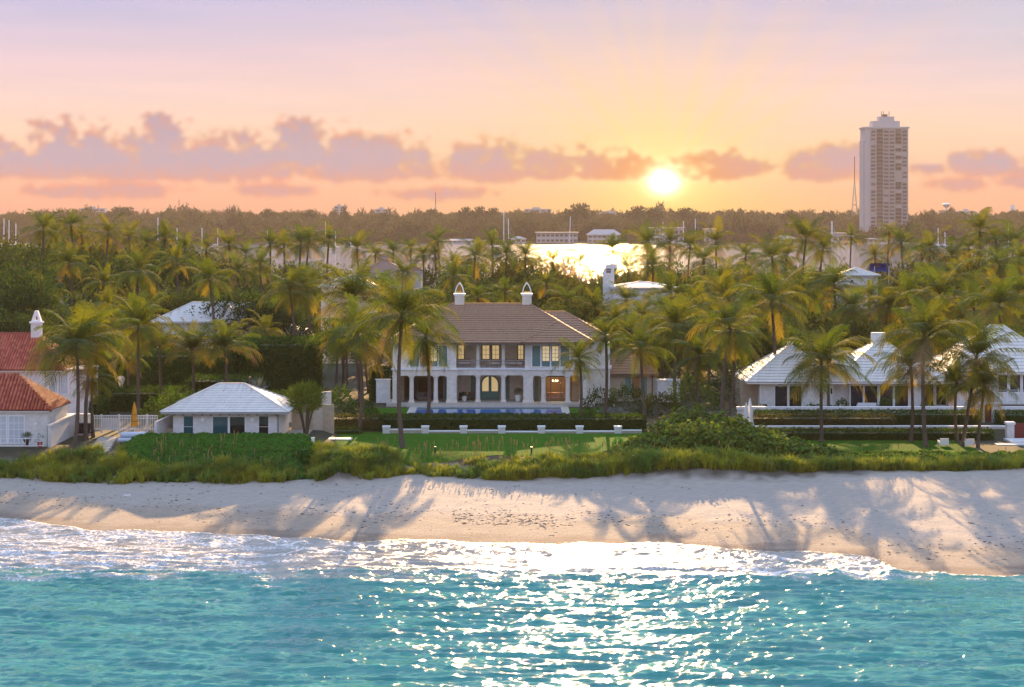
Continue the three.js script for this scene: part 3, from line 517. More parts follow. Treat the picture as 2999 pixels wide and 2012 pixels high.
// ---------------------------------------------------------------- main villa
{
  const Y0 = 4.35, h = thing('villa', 'large two storey white villa with brown tiled hip roof and columned loggia', 'house', [0, Y0, ZP(199)]);
  const x0 = -13.9, x1 = 8.75, ef = 3.15, f2 = 3.95, eave = 7.0;
  box('terrace_floor', [-14.6, 9.6, -0.9, -0.02, -5, 0.9], M.stone, h);
  box('step', [-12.2, 6.4, -0.9, -0.22, 0.9, 1.7], M.stone, h);
  // upper floor slab with cornice
  box('entablature', [x0, -6.3, ef, f2 - 0.12, -4.6, 0.32], M.ivory, h); box('entablature', [1.3, x1, ef, f2 - 0.12, -4.6, 0.32], M.ivory, h); box('entablature', [-6.3, 1.3, ef + 0.003, f2 - 0.123, -4.6, -0.3], M.ivory, h);
  box('cornice', [x0 - 0.12, -6.25, f2 - 0.12, f2 + 0.06, -4.6, 0.47], M.trim, h); box('cornice', [1.25, x1 + 0.12, f2 - 0.12, f2 + 0.06, -4.6, 0.47], M.trim, h); box('cornice', [-6.25, 1.25, f2 - 0.122, f2 + 0.057, -4.6, -0.16], M.trim, h);
  // supports
  const sup = [[-13.55, 0.72, 0], [-11.7, 0.52, 0], [-8.88, 0.52, 0], [-7.04, 1.12, 0], [-3.98, 0.52, -0.62], [-1.01, 0.52, -0.62], [1.89, 1.12, 0], [3.66, 0.52, 0], [6.49, 0.52, 0], [8.32, 0.80, 0]];
  for (const [x, w, z] of sup) {
    if (w > 0.6) { const g = new Geo(); g.box(x - w / 2, x + w / 2, 0.28, ef - 0.17, -0.45, 0.28).box(x - w / 2 - 0.1, x + w / 2 + 0.1, 0, 0.28, -0.5, 0.36).box(x - w / 2 - 0.06, x + w / 2 + 0.06, ef - 0.17, ef, -0.48, 0.31).box(x - w / 2 + 0.14, x + w / 2 - 0.14, 0.5, ef - 0.4, 0.28, 0.31); mesh('pier', g.build(), M.ivory, h); }
    else mesh('column', columnGeo(x, 0, ef, z, w), M.ivory, h);
  }
  for (let i = 0; i < sup.length - 1; i++) {
    const [a, wa, za] = sup[i], [b, wb, zb] = sup[i + 1], z = Math.min(za, zb) - 0.16;
    mesh('corner_bracket', cornerFillet(a + wa / 2 - 0.02, ef + 0.01, z, 0.42, 1, 0.26), M.trim, h); mesh('corner_bracket', cornerFillet(b - wb / 2 + 0.02, ef + 0.01, z, 0.42, -1, 0.26), M.trim, h);
  }
  // loggia back walls, ground floor
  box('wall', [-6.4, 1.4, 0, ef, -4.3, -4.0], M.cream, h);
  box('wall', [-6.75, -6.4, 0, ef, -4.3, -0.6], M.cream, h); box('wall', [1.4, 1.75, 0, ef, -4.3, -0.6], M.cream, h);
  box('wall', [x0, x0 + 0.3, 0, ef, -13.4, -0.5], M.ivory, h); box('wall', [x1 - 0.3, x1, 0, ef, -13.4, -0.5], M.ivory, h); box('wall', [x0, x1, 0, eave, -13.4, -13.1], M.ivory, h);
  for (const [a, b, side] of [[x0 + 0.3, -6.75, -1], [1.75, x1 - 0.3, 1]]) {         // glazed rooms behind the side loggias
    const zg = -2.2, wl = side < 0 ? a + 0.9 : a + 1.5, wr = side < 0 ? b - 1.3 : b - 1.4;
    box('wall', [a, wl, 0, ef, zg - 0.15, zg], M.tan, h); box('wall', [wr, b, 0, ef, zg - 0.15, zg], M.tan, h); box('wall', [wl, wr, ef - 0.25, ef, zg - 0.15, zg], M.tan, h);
    box('room_back_wall', [a, b, 0, ef, -7.2, -7.0], M.wood, h); box('room_floor', [a, b, -0.015, 0.02, -7, zg], M.wood, h);
    const w = windowPart(h, wl, wr, 0.02, ef - 0.25, zg - 0.1, { cols: 3, rows: 1, frame: M.darkFrame, pane: M.pane, fw: 0.1, bar: 0.07, name: 'glass_door' });
    if (side > 0) shutterPart(h, wl - 0.6, wl - 0.1, 0.05, ef - 0.3, zg); else shutterPart(h, wr + 0.05, wr + 0.5, 0.05, ef - 0.3, zg);
  }
  // arched french door with shutters
  {
    const d = sub('french_door', h), cx = -2.6, w = 2.3, top = 2.9, spring = 1.85, z = -3.98;
    const arch = (hw, y0, yt, n = 14) => { const s = new THREE.Shape(); s.moveTo(-hw, y0); s.lineTo(hw, y0); s.lineTo(hw, spring); for (let i = 0; i <= n; i++) { const a = i / n * Math.PI; s.lineTo(hw * Math.cos(a), spring + (yt - spring) * Math.sin(a)); } s.lineTo(-hw, y0); return s; };
    const frame = arch(w / 2, 0.02, top), hole = arch(w / 2 - 0.22, 0.98, top - 0.16); frame.holes.push(hole);
    const fg = new THREE.ExtrudeGeometry(frame, { depth: 0.1, bevelEnabled: false }); fg.translate(cx, 0, z); mesh('frame', fg, M.shutter, d);
    const pg = new THREE.ExtrudeGeometry(arch(w / 2 - 0.2, 0.95, top - 0.14), { depth: 0.03, bevelEnabled: false }); pg.translate(cx, 0, z + 0.01); mesh('glow_pane', pg, M.paneGlow, d);
    box('middle_stile', [cx - 0.17, cx + 0.17, 0.04, top - 0.1, z + 0.05, z + 0.13], M.shutter, d);
    for (const s of [-1, 1]) box('lower_panel', [cx + s * 0.62 - 0.36, cx + s * 0.62 + 0.36, 0.2, 0.82, z + 0.1, z + 0.13], M.shutter, d);
    shutterPart(h, -4.85, -4.2, 0.05, 2.9, z); shutterPart(h, -1.0, -0.3, 0.05, 2.9, z);
  }
  // upper floor
  for (const [a, b, s] of [[x0, -6.5, -1], [1.5, x1, 1]]) {
    box('wall', [a, b, f2 + 0.06, eave, -0.3, 0], M.ivory, h); box('wall', [a, b, f2 + 0.06, eave, -13.1, -12.8], M.ivory, h);
    box('wall', [s < 0 ? b - 0.3 : a, s < 0 ? b : a + 0.3, f2 + 0.06, eave, -3.2, -0.3], M.ivory, h); box('wall', [s < 0 ? a : b - 0.3, s < 0 ? a + 0.3 : b, f2 + 0.06, eave, -13.1, -0.3], M.ivory, h);
    const m = (x) => s > 0 ? x : -5.2 - x, pair = (p, q) => s > 0 ? [m(p), m(q)] : [m(q), m(p)];
    box('window_surround', [...pair(2.2, 6.85), 4.1, 4.2, 0, 0.12], M.trim, h); box('window_surround', [...pair(2.2, 6.85), 6.66, 6.8, 0, 0.10], M.trim, h);
    for (const x of [2.2, 3.3, 4.42, 5.5, 6.7]) box('mullion', [...pair(x, x + 0.15), 4.2, 6.66, 0, 0.09], M.trim, h);
    shutterPart(h, ...pair(2.38, 3.27), 4.22, 6.64, 0.01); shutterPart(h, ...pair(5.68, 6.66), 4.22, 6.64, 0.01);
    for (const [p, q] of [[3.48, 4.4], [4.6, 5.48]]) { windowPart(h, ...pair(p, q), 4.78, 6.64, 0.01, { cols: 2, rows: 4, frame: M.darkFrame, pane: M.paneGlow, fw: 0.07 }).name = 'glow_window'; shutterPart(h, ...pair(p, q), 4.22, 4.76, 0.01); }
    box('frieze', [a - 0.05, b + 0.05, eave - 0.18, eave, 0, 0.12], M.trim, h);
  }
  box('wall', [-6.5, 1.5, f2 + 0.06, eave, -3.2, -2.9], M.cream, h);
  for (const [p, q, c] of [[-6.45, -5.55, 2], [-3.6, -2.55, 2], [-2.45, -1.4, 2], [0.6, 1.45, 2]]) windowPart(h, p, q, 4.75, 6.6, -2.89, { cols: c, rows: 3, frame: M.darkFrame, pane: M.paneGlow, fw: 0.13 }).name = 'glow_window';
  for (const x of [-3.98, -1.01]) mesh('column', columnGeo(x, f2 + 0.06, eave - 0.15, -0.5, 0.40), M.ivory, h);
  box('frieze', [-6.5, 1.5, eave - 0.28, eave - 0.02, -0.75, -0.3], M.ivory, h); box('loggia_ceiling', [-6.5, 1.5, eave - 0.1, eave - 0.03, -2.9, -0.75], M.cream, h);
  { const g = new Geo(); g.box(-6.5, 1.5, 4.88, 4.94, -0.32, -0.26).box(-6.5, 1.5, 4.1, 4.14, -0.31, -0.27); for (let x = -6.4; x < 1.5; x += 0.13) g.box(x, x + 0.025, 4.14, 4.88, -0.30, -0.275); mesh('balcony_railing', g.build(), M.steel, h); }
  hipRoof(h, x0 - 0.7, x1 + 0.7, 0.7, -14.1, eave, 11.2, 18, M.roofBrown, { fascia: M.darkFrame, lift: 0.09 });
  hipRoof(h, 1.15, x1 + 0.8, 1.25, -9.0, eave + 0.06, 9.3, 9, M.roofBrown, { axis: 'z', fascia: M.darkFrame, lift: 0.09 });
  hipRoof(h, -4, 12.1, -6.2, -17.5, eave - 0.1, 10.0, 12, M.roofBrown, { fascia: M.darkFrame, lift: 0.09 });
  box('wall', [8.75, 11.6, -0.5, eave - 0.2, -16.5, -3.5], M.ivory, h); box('cornice', [8.76, 11.75, f2 - 0.3, f2 + 0.05, -3.5, -3.32], M.trim, h);
  // chimneys with open pointed arches
  for (const x of [-6.3, 1.78]) {
    const c = sub('chimney', h), z = -6.9;
    box('stack', [x - 0.56, x + 0.56, 10.3, 12.15, z - 0.45, z + 0.45], M.ivory, c); box('band', [x - 0.62, x + 0.62, 12.15, 12.3, z - 0.5, z + 0.5], M.trim, c); box('band', [x - 0.7, x + 0.7, 12.3, 12.45, z - 0.56, z + 0.56], M.trim, c);
    const o = new THREE.Shape(); o.moveTo(-0.56, 0); o.quadraticCurveTo(-0.54, 0.85, 0, 1.38); o.quadraticCurveTo(0.54, 0.85, 0.56, 0); const i = new THREE.Path(); i.moveTo(-0.43, 0.0); i.quadraticCurveTo(-0.41, 0.72, 0, 1.17); i.quadraticCurveTo(0.41, 0.72, 0.43, 0.0); i.lineTo(-0.43, 0.0);
    o.lineTo(0.43, 0); o.quadraticCurveTo(0.41, 0.72, 0, 1.17); o.quadraticCurveTo(-0.41, 0.72, -0.43, 0); o.lineTo(-0.56, 0);
    const ag = new THREE.ExtrudeGeometry(o, { depth: 0.5, bevelEnabled: false, curveSegments: 8 }); ag.translate(x, 12.45, z - 0.25); mesh('arch', ag, M.trim, c);
    const pots = new Geo(); for (let k = 0; k < 3; k++) pots.box(x - 0.3 + k * 0.22, x - 0.18 + k * 0.22, 12.45, 12.6, z - 0.1, z + 0.1); mesh('flue', pots.build(), M.darkFrame, c);
  }
  // low annex beside the villa
  const a = thing('villa_annex', 'low tan annex with brown tiles, wooden door and green shutters', 'house', [0, Y0, ZP(204)]);
  box('wall', [11.75, 16.9, -0.6, 2.9, -6, 0], M.tan, a);
  hipRoof(a, 9.2, 17.5, 0.6, -6.6, 2.9, 5.5, 9, M.roofBrown, { fascia: M.darkFrame, lift: 0.09 });
  box('door', [14.35, 15.25, 0, 2.5, 0.0, 0.06], std({ color: rgb(0.32, 0.15, 0.05), roughness: 0.5 }), a); shutterPart(a, 13.55, 14.2, 0.4, 2.5, 0.0); shutterPart(a, 15.35, 16.1, 0.4, 2.5, 0.0);
  mesh('downpipe', new Geo().bar(V(16.75, 2.7, 0.1), V(16.75, 0, 0.1), 0.1).build(), M.darkFrame, a);
  const gw = thing('garden_wall', 'pale box of garden walls at the end of the tan annex', 'wall', [0, 4, ZP(203)]);
  box('panel', [16.6, 17.3, -0.5, 2.7, -3, -1.2], M.cream, gw); box('panel', [17.3, 20.0, -0.5, 2.5, -1.4, 0], M.white, gw); box('coping', [17.2, 20.1, 2.5, 2.64, -1.5, 0.1], M.trim, gw);
  // chandelier and dining set seen through the glass
  const lampAt = V(5.1, Y0 + 2.2, ZP(199) - 4.4), ch = thing('chandelier', 'lit chandelier hanging in the glazed dining room', 'chandelier', lampAt.toArray());
  const bulb = std({ color: rgb(1, 0.85, 0.6), emissive: rgb(1, 0.72, 0.36), emissiveIntensity: 6 });
  for (let i = 0; i < 5; i++) { const b = mesh('bulb', new THREE.SphereGeometry(0.07, 8, 6), bulb, ch); b.position.set(Math.cos(i * 1.257) * 0.3, 0, Math.sin(i * 1.257) * 0.3); }
  { const g = new Geo().bar(V(0, 0.05, 0), V(0, 0.9, 0), 0.03); for (let i = 0; i < 5; i++) g.bar(V(0, 0.1, 0), V(Math.cos(i * 1.257) * 0.3, -0.04, Math.sin(i * 1.257) * 0.3), 0.02); mesh('arm_frame', g.build(), M.darkFrame, ch); }
  const pl = new THREE.PointLight(rgb(1, 0.72, 0.4), 6); pl.position.copy(lampAt).add(V(0, -0.25, 0)); pl.castShadow = true; pl.name = 'chandelier_glow'; scene.add(pl);
  const dt = thing('dining_table', 'dark dining table under the chandelier', 'table', [5.1, Y0 + 0.02, ZP(199) - 4.4]);
  box('table_top', [-0.9, 0.9, 0.70, 0.76, -0.55, 0.55], M.wood, dt); for (const sx of [-1, 1]) for (const sz of [-1, 1]) box('leg', [sx * 0.8 - 0.04, sx * 0.8 + 0.04, 0, 0.7, sz * 0.45 - 0.04, sz * 0.45 + 0.04], M.wood, dt);
}
// a chair in simple joinery: seat, back, legs, arms
function chair(name, label, category, pos, turn, mat, cushion, w = 0.7, group) {
  const c = thing(name, label, category, pos, turn, group), h = w / 2;
  box('seat', [-h, h, 0.34, 0.44, -0.33, 0.33], mat, c); box('cushion', [-h + 0.07, h - 0.07, 0.44, 0.54, -0.26, 0.32], cushion, c);
  const b = box('backrest', [-h, h, 0.44, 0.92, -0.38, -0.30], mat, c);
  for (const s of [-1, 1]) { box('armrest', [s * h - 0.05, s * h + 0.05, 0.6, 0.66, -0.32, 0.32], mat, c); for (const z of [-0.3, 0.28]) box('leg', [s * (h - 0.04) - 0.03, s * (h - 0.04) + 0.03, 0, 0.6, z - 0.03, z + 0.03], mat, c); }
  return c;
}
{
  const zb = ZP(199), yb = 4.35 + 4.01, yg = 4.35;
  chair('wicker_sofa', 'wicker sofa on the balcony behind the first gap of the railing', 'sofa', [-5.6, yb, zb - 1.9], 0, M.wicker, M.canvas, 1.5);
  chair('wicker_armchair', 'tall backed wicker armchair just right of the left balcony column', 'armchair', [-3.3, yb, zb - 1.5], 0.3, M.wicker, M.wicker, 0.9);
  chair('wicker_sofa', 'wicker settee with white cushion between the two balcony columns', 'sofa', [-1.9, yb, zb - 1.6], 0, M.wicker, M.canvas, 1.2);
  chair('wicker_sofa', 'wide wicker sofa right of the right balcony column', 'sofa', [-0.1, yb, zb - 1.7], 0, M.wicker, M.canvas, 1.5);
  chair('wicker_armchair', 'wicker armchair at the right end of the balcony', 'armchair', [1.0, yb, zb - 1.4], -0.4, M.wicker, M.canvas, 0.8);
  chair('garden_chair', 'dark garden chair beside the white planter on the terrace', 'chair', [-5.75, yg, zb - 3.0], 0.5, M.black, M.shutter, 0.7);
  chair('garden_armchair', 'teal cushioned armchair left of the arched door', 'armchair', [-4.75, yg, zb - 3.1], -0.1, M.darkFrame, M.tealGlass, 0.95);
  const pot = new THREE.LatheGeometry([[0, 0], [0.2, 0], [0.24, 0.05], [0.33, 0.58], [0.36, 0.62], [0.3, 0.62], [0.28, 0.5], [0, 0.5]].map(([x, y]) => new THREE.Vector2(x, y)), 14);
  const p1 = thing('planter', 'white tapered planter beside the dark chair under the loggia', 'planter', [-5.6, yg, zb - 1.5]); mesh('pot', pot, M.white, p1); mesh('plant', shrubGeo(5, 0.3, 0.6, 0.3, 120, 0.16, false), L.tree[2], p1).position.y = 0.55;
  const p2 = thing('planter', 'white planter with round clipped bush right of the loggia columns', 'planter', [0.72, yg, zb - 1.1]); const q = mesh('pot', pot, M.white, p2); q.scale.setScalar(1.25); const bush = mesh('clipped_bush', crownVariants[2], L.tree[0], p2); bush.position.y = 1.2; bush.scale.setScalar(0.58);
}
// pool with coping
{
  const yw = 3.99, zf = ZP(188.6), zb = ZP(197.2), x0 = -10.9, x1 = 5.6;
  const coping = new Geo(); coping.box(x0 - 0.9, x0, 3.2, 4.05, zb, zf).box(x1, x1 + 0.9, 3.2, 4.05, zb, zf).box(x0 - 0.9, x1 + 0.9, 3.2, 4.05, zf, zf + 0.6).box(x0 - 0.9, x1 + 0.9, 3.2, 4.052, zb - 0.5, zb);
  structure('pool_deck', coping.build(), M.stone, 'pale stone coping round the swimming pool');
  const w = mesh('pool_water', boxGeo(x0, x1, 3.3, yw, zb, zf), new THREE.MeshPhysicalMaterial({ color: rgb(0.03, 0.16, 0.42), roughness: 0.012, ior: 1.33 })); w.userData.kind = 'structure'; w.userData.label = 'still blue swimming pool mirroring the columns';
}

// ---------------------------------------------------------------- cabana
{
  const Y0 = 4.0, h = thing('cabana', 'small white beach cabana with white tiled hip roof', 'cabana', [-28.35, Y0, ZP(169)]);
  const x0 = -5.2, x1 = 5.3;
  box('wall', [x0, x1, -0.6, 2.7, -8.6, 0], M.white, h);
  hipRoof(h, -6.35, 6.35, 0.75, -9.35, 2.72, 5.1, 12, M.roofWhite, { fascia: M.grey, lift: 0.06 });
  for (let i = 0; i < 12; i++) box('rafter_end', [x0 + 0.1 + i * 0.91, x0 + 0.28 + i * 0.91, 2.4, 2.54, 0, 0.6], M.darkFrame, h);
  windowPart(h, -4.2, -3.15, 0.12, 2.33, 0, { rows: 2, pane: M.tealGlass, fw: 0.06 }); windowPart(h, 3.25, 4.3, 0.12, 2.33, 0, { rows: 2, pane: M.glass, fw: 0.06 });
  windowPart(h, -1.35, 0.32, 0.12, 2.3, 0, { pane: M.tealGlass, fw: 0.1 }); windowPart(h, 0.33, 2.0, 0.12, 2.3, 0.001, { pane: M.glass, fw: 0.1 });
  for (const x of [-2.25, 2.65]) { const l = mesh('wall_lamp', new THREE.CylinderGeometry(0.2, 0.2, 0.12, 14).rotateX(Math.PI / 2), M.trim, h); l.position.set(x, 1.9, 0.06); }
  mesh('downpipe', new Geo().bar(V(5.2, 2.5, 0.08), V(5.2, -0.3, 0.08), 0.09).build(), M.darkFrame, h);
  mesh('roof_vent', new THREE.CylinderGeometry(0.14, 0.14, 0.9, 8).translate(1.6, 5.2, -6.2), M.black, h);
  const lw = thing('wing_wall', 'white sloping wing wall left of the beach cabana', 'wall', [-28.35, Y0, ZP(169)]);
  mesh('panel', new THREE.ExtrudeGeometry(new THREE.Shape([[0, -0.6], [6, -0.6], [6, 2.5], [0, 1.75]].map((p) => new THREE.Vector2(...p))), { depth: 0.3, bevelEnabled: false }).rotateY(1.25).translate(-7.0, 0, 0.4), M.white, lw);
  const st = thing('timber_stack', 'stacked brown timber boxes between the wing wall and the cabana', 'boxes', [-34.3, 3.9, ZP(170.5)]); box('box', [-0.5, 0.6, 0, 0.5, -0.4, 0.4], M.tan, st); box('box', [-0.3, 0.6, 0.5, 1.0, -0.4, 0.4], M.tan, st);
  const bw = thing('courtyard_wall', 'tan courtyard wall with pale door right of the cabana', 'wall', [-21.6, 4.0, ZP(176.5)]); box('panel', [-1.2, 1.0, -0.5, 2.6, -0.2, 0], M.tan, bw); box('panel', [2.05, 3.2, -0.5, 2.6, -0.2, 0], M.tan, bw); box('door', [1.0, 2.05, -0.4, 2.2, -0.15, -0.05], M.cream, bw); box('lintel', [1.0, 2.05, 2.2, 2.6, -0.2, 0], M.tan, bw);
  box('paving', [-22.8, -20.6, 3.5, 4.02, ZP(176.4), ZP(170)], M.stone).userData = { kind: 'structure', label: 'sandy paving beside the cabana' };
  const cw = thing('garden_wall', 'white wall with curved top behind the spiky round tree', 'wall', [-20.2, 3.8, ZP(186)]);
  { const s = new THREE.Shape(); s.moveTo(0, -0.5); s.lineTo(5, -0.5); s.lineTo(5, 3.0); s.quadraticCurveTo(2.6, 3.0, 2.2, 2.1); s.quadraticCurveTo(1.8, 1.5, 0, 1.4); s.lineTo(0, -0.5); mesh('panel', new THREE.ExtrudeGeometry(s, { depth: 0.3, bevelEnabled: false }).rotateY(0.5).translate(-4.2, 0, 0), M.white, cw); }
}

// ---------------------------------------------------------------- red roofed houses
function barrel(roof, A, B, C, D, rows, tileW, parts, pick) {          // rows of half-round clay tiles
  const nrm = B.clone().sub(A).cross(D.clone().sub(A)).normalize(), up = D.clone().add(C).multiplyScalar(0.5).sub(A.clone().add(B).multiplyScalar(0.5)), e = B.clone().sub(A).normalize(), down = up.clone().normalize(), slope = up.length();
  down.addScaledVector(e, -down.dot(e)).normalize();
  const rh = slope / rows * 1.12, tile = new THREE.CylinderGeometry(tileW * 0.50, tileW * 0.43, rh, 7, 1, true, -Math.PI / 2, Math.PI), basis = new THREE.Matrix4().makeBasis(e, down.clone(), nrm);
  const list = [];
  for (let i = 0; i < rows; i++) {
    const t = i / rows, l = A.clone().lerp(D, t), r = B.clone().lerp(C, t), n = Math.floor(l.distanceTo(r) / tileW);
    for (let k = 0; k < n; k++) { const o = l.clone().lerp(r, (k + 0.5) / n).addScaledVector(down, rh * 0.45).addScaledVector(nrm, 0.04 + 0.02 * R()); list.push([o, i, k]); }
  }
  const vis = list.filter(([o]) => parts(o)).slice(0, 300), rest = list.filter((q) => !vis.includes(q));
  for (const [o] of vis) { const m = mesh('tile', tile, pick(), roof); m.matrixAutoUpdate = false; m.matrix.copy(basis).setPosition(o); m.matrix.decompose(m.position, m.quaternion, m.scale); m.matrixAutoUpdate = true; }
  if (rest.length) { const m = mesh('tiling', merge(rest.map(([o]) => tile.clone().applyMatrix4(basis.clone().setPosition(o)))), pick(), roof); m.userData.kind = 'stuff'; }
  mesh('underlay', new Geo().quad(A, B, C, D).build(), M.terracotta[3], roof);
}
{
  const pick = () => M.terracotta[(R() * 4) | 0], Y0 = 3.6, h = thing('red_roof_cottage', 'white cottage with orange red barrel tile hip roof by the dune', 'house', [0, Y0, ZP(168)]);
  box('wall', [-66, -45.75, -0.6, 3.36, -8.6, 0], M.white, h); 
  const ye = 3.36, fl = V(-66, ye, 0.45), fr = V(-45.3, ye, 0.45), br = V(-45.3, ye, -8.0), ap = V(-49.75, 6.55, -3.8), al = V(-66, 6.55, -3.8), bl = V(-66, ye, -8);
  const roof = sub('roof', h), world = (o) => o.x > -51.5;
  barrel(roof, fl, fr, ap, al, 13, 0.34, world, pick); 
  const endRoof = sub('end_roof', h); barrel(endRoof, fr, br, ap, ap, 13, 0.34, () => true, pick);
  mesh('back_slope', new Geo().quad(br, bl, al, ap).build(), M.terracotta[1], h);
  for (const [a, b] of [[fr, ap], [br, ap], [ap, al]]) mesh('hip_tile', new THREE.TubeGeometry(new THREE.LineCurve3(a, b), 8, 0.14, 6), M.terracotta[2], roof);
  box('fascia', [-66, -45.4, ye - 0.16, ye - 0.03, -7.9, 0.35], M.trim, h);
  windowPart(h, -51.9, -49.65, 0.05, 2.9, 0, { cols: 4, rows: 4, pane: M.curtain, fw: 0.13, bar: 0.06 }); windowPart(h, -49.6, -47.9, 0.05, 2.9, 0.0, { cols: 3, rows: 4, pane: M.curtain, fw: 0.13, bar: 0.06 });
  const vent = mesh('wall_lamp', new THREE.CylinderGeometry(0.17, 0.17, 0.1, 12).rotateX(Math.PI / 2), M.trim, h); vent.position.set(-46.9, 2.05, 0.05);
  { const g = new Geo(); for (const z of [-1.6, -3.4]) g.box(-45.78, -45.70, 1.5, 2.6, z - 0.5, z + 0.5); mesh('side_window', g.build(), M.curtain, h); }
  const t = thing('terrace_wall', 'white stepped terrace wall running back from the red roofed cottage', 'wall', [0, Y0, ZP(168)]);
  box('panel', [-45.55, -45.25, -0.6, 1.9, -10, 0.6], M.white, t); box('coping', [-45.62, -45.18, 1.9, 2.02, -10, 0.66], M.trim, t);
  box('panel', [-46.6, -43.5, -0.6, 1.9, -10.4, -10.1], M.white, t); box('coping', [-46.6, -43.4, 1.9, 2.02, -10.5, -10.0], M.trim, t);
  const b = thing('red_roof_house', 'white house with long red tile roof behind the red roofed cottage', 'house', [0, 4, ZP(187)]), y2 = 5.2;
  box('wall', [-72, -49.6, -0.5, y2, -10, 0], M.white, b); box('wall', [-49.6, -46.6, -0.5, y2 - 0.1, -6, -0.2], M.white, b); box('parapet', [-49.6, -46.5, y2 - 0.1, y2 + 0.1, -6.1, -0.1], M.trim, b);
  const r2 = sub('roof', b), F1 = V(-72, y2, 0.5), F2 = V(-49.0, y2, 0.5), A2 = V(-53.4, 8.9, -5.2), A1 = V(-72, 8.9, -5.2), B2 = V(-49, y2, -10.9), B1 = V(-72, y2, -10.9);
  barrel(r2, F1, F2, A2, A1, 15, 0.30, (o) => o.x > -57.5, pick); barrel(r2, F2, B2, A2, A2, 15, 0.30, () => false, pick); mesh('back_slope', new Geo().quad(B2, B1, A1, A2).build(), M.terracotta[1], r2);
  box('fascia', [-72, -49.1, y2 - 0.15, y2 - 0.02, -10, 0.4], M.trim, b);
  windowPart(b, -50.6, -49.7, 2.5, 4.9, 0.0, { pane: M.curtain, fw: 0.1 }); windowPart(b, -49.55, -48.6, 2.5, 4.9, -0.2, { pane: M.curtain, rows: 2, fw: 0.1 });
  const c = sub('chimney', b); box('stack', [-53.75, -52.65, 7.6, 10.1, -5.2, -4.3], M.white, c); box('band', [-53.9, -52.5, 10.1, 10.3, -5.3, -4.2], M.trim, c);
  { const s = new THREE.Shape([[-0.55, 0], [0.55, 0], [0.16, 1.2], [-0.16, 1.2]].map((p) => new THREE.Vector2(...p))), o = new THREE.Path([[-0.16, 0.15], [0.16, 0.15], [0.13, 0.5], [0, 0.7], [-0.13, 0.5]].map((p) => new THREE.Vector2(...p))); s.holes.push(o); mesh('arch', new THREE.ExtrudeGeometry(s, { depth: 0.6, bevelEnabled: false }).translate(-53.2, 10.3, -5.05), M.trim, c); }
}

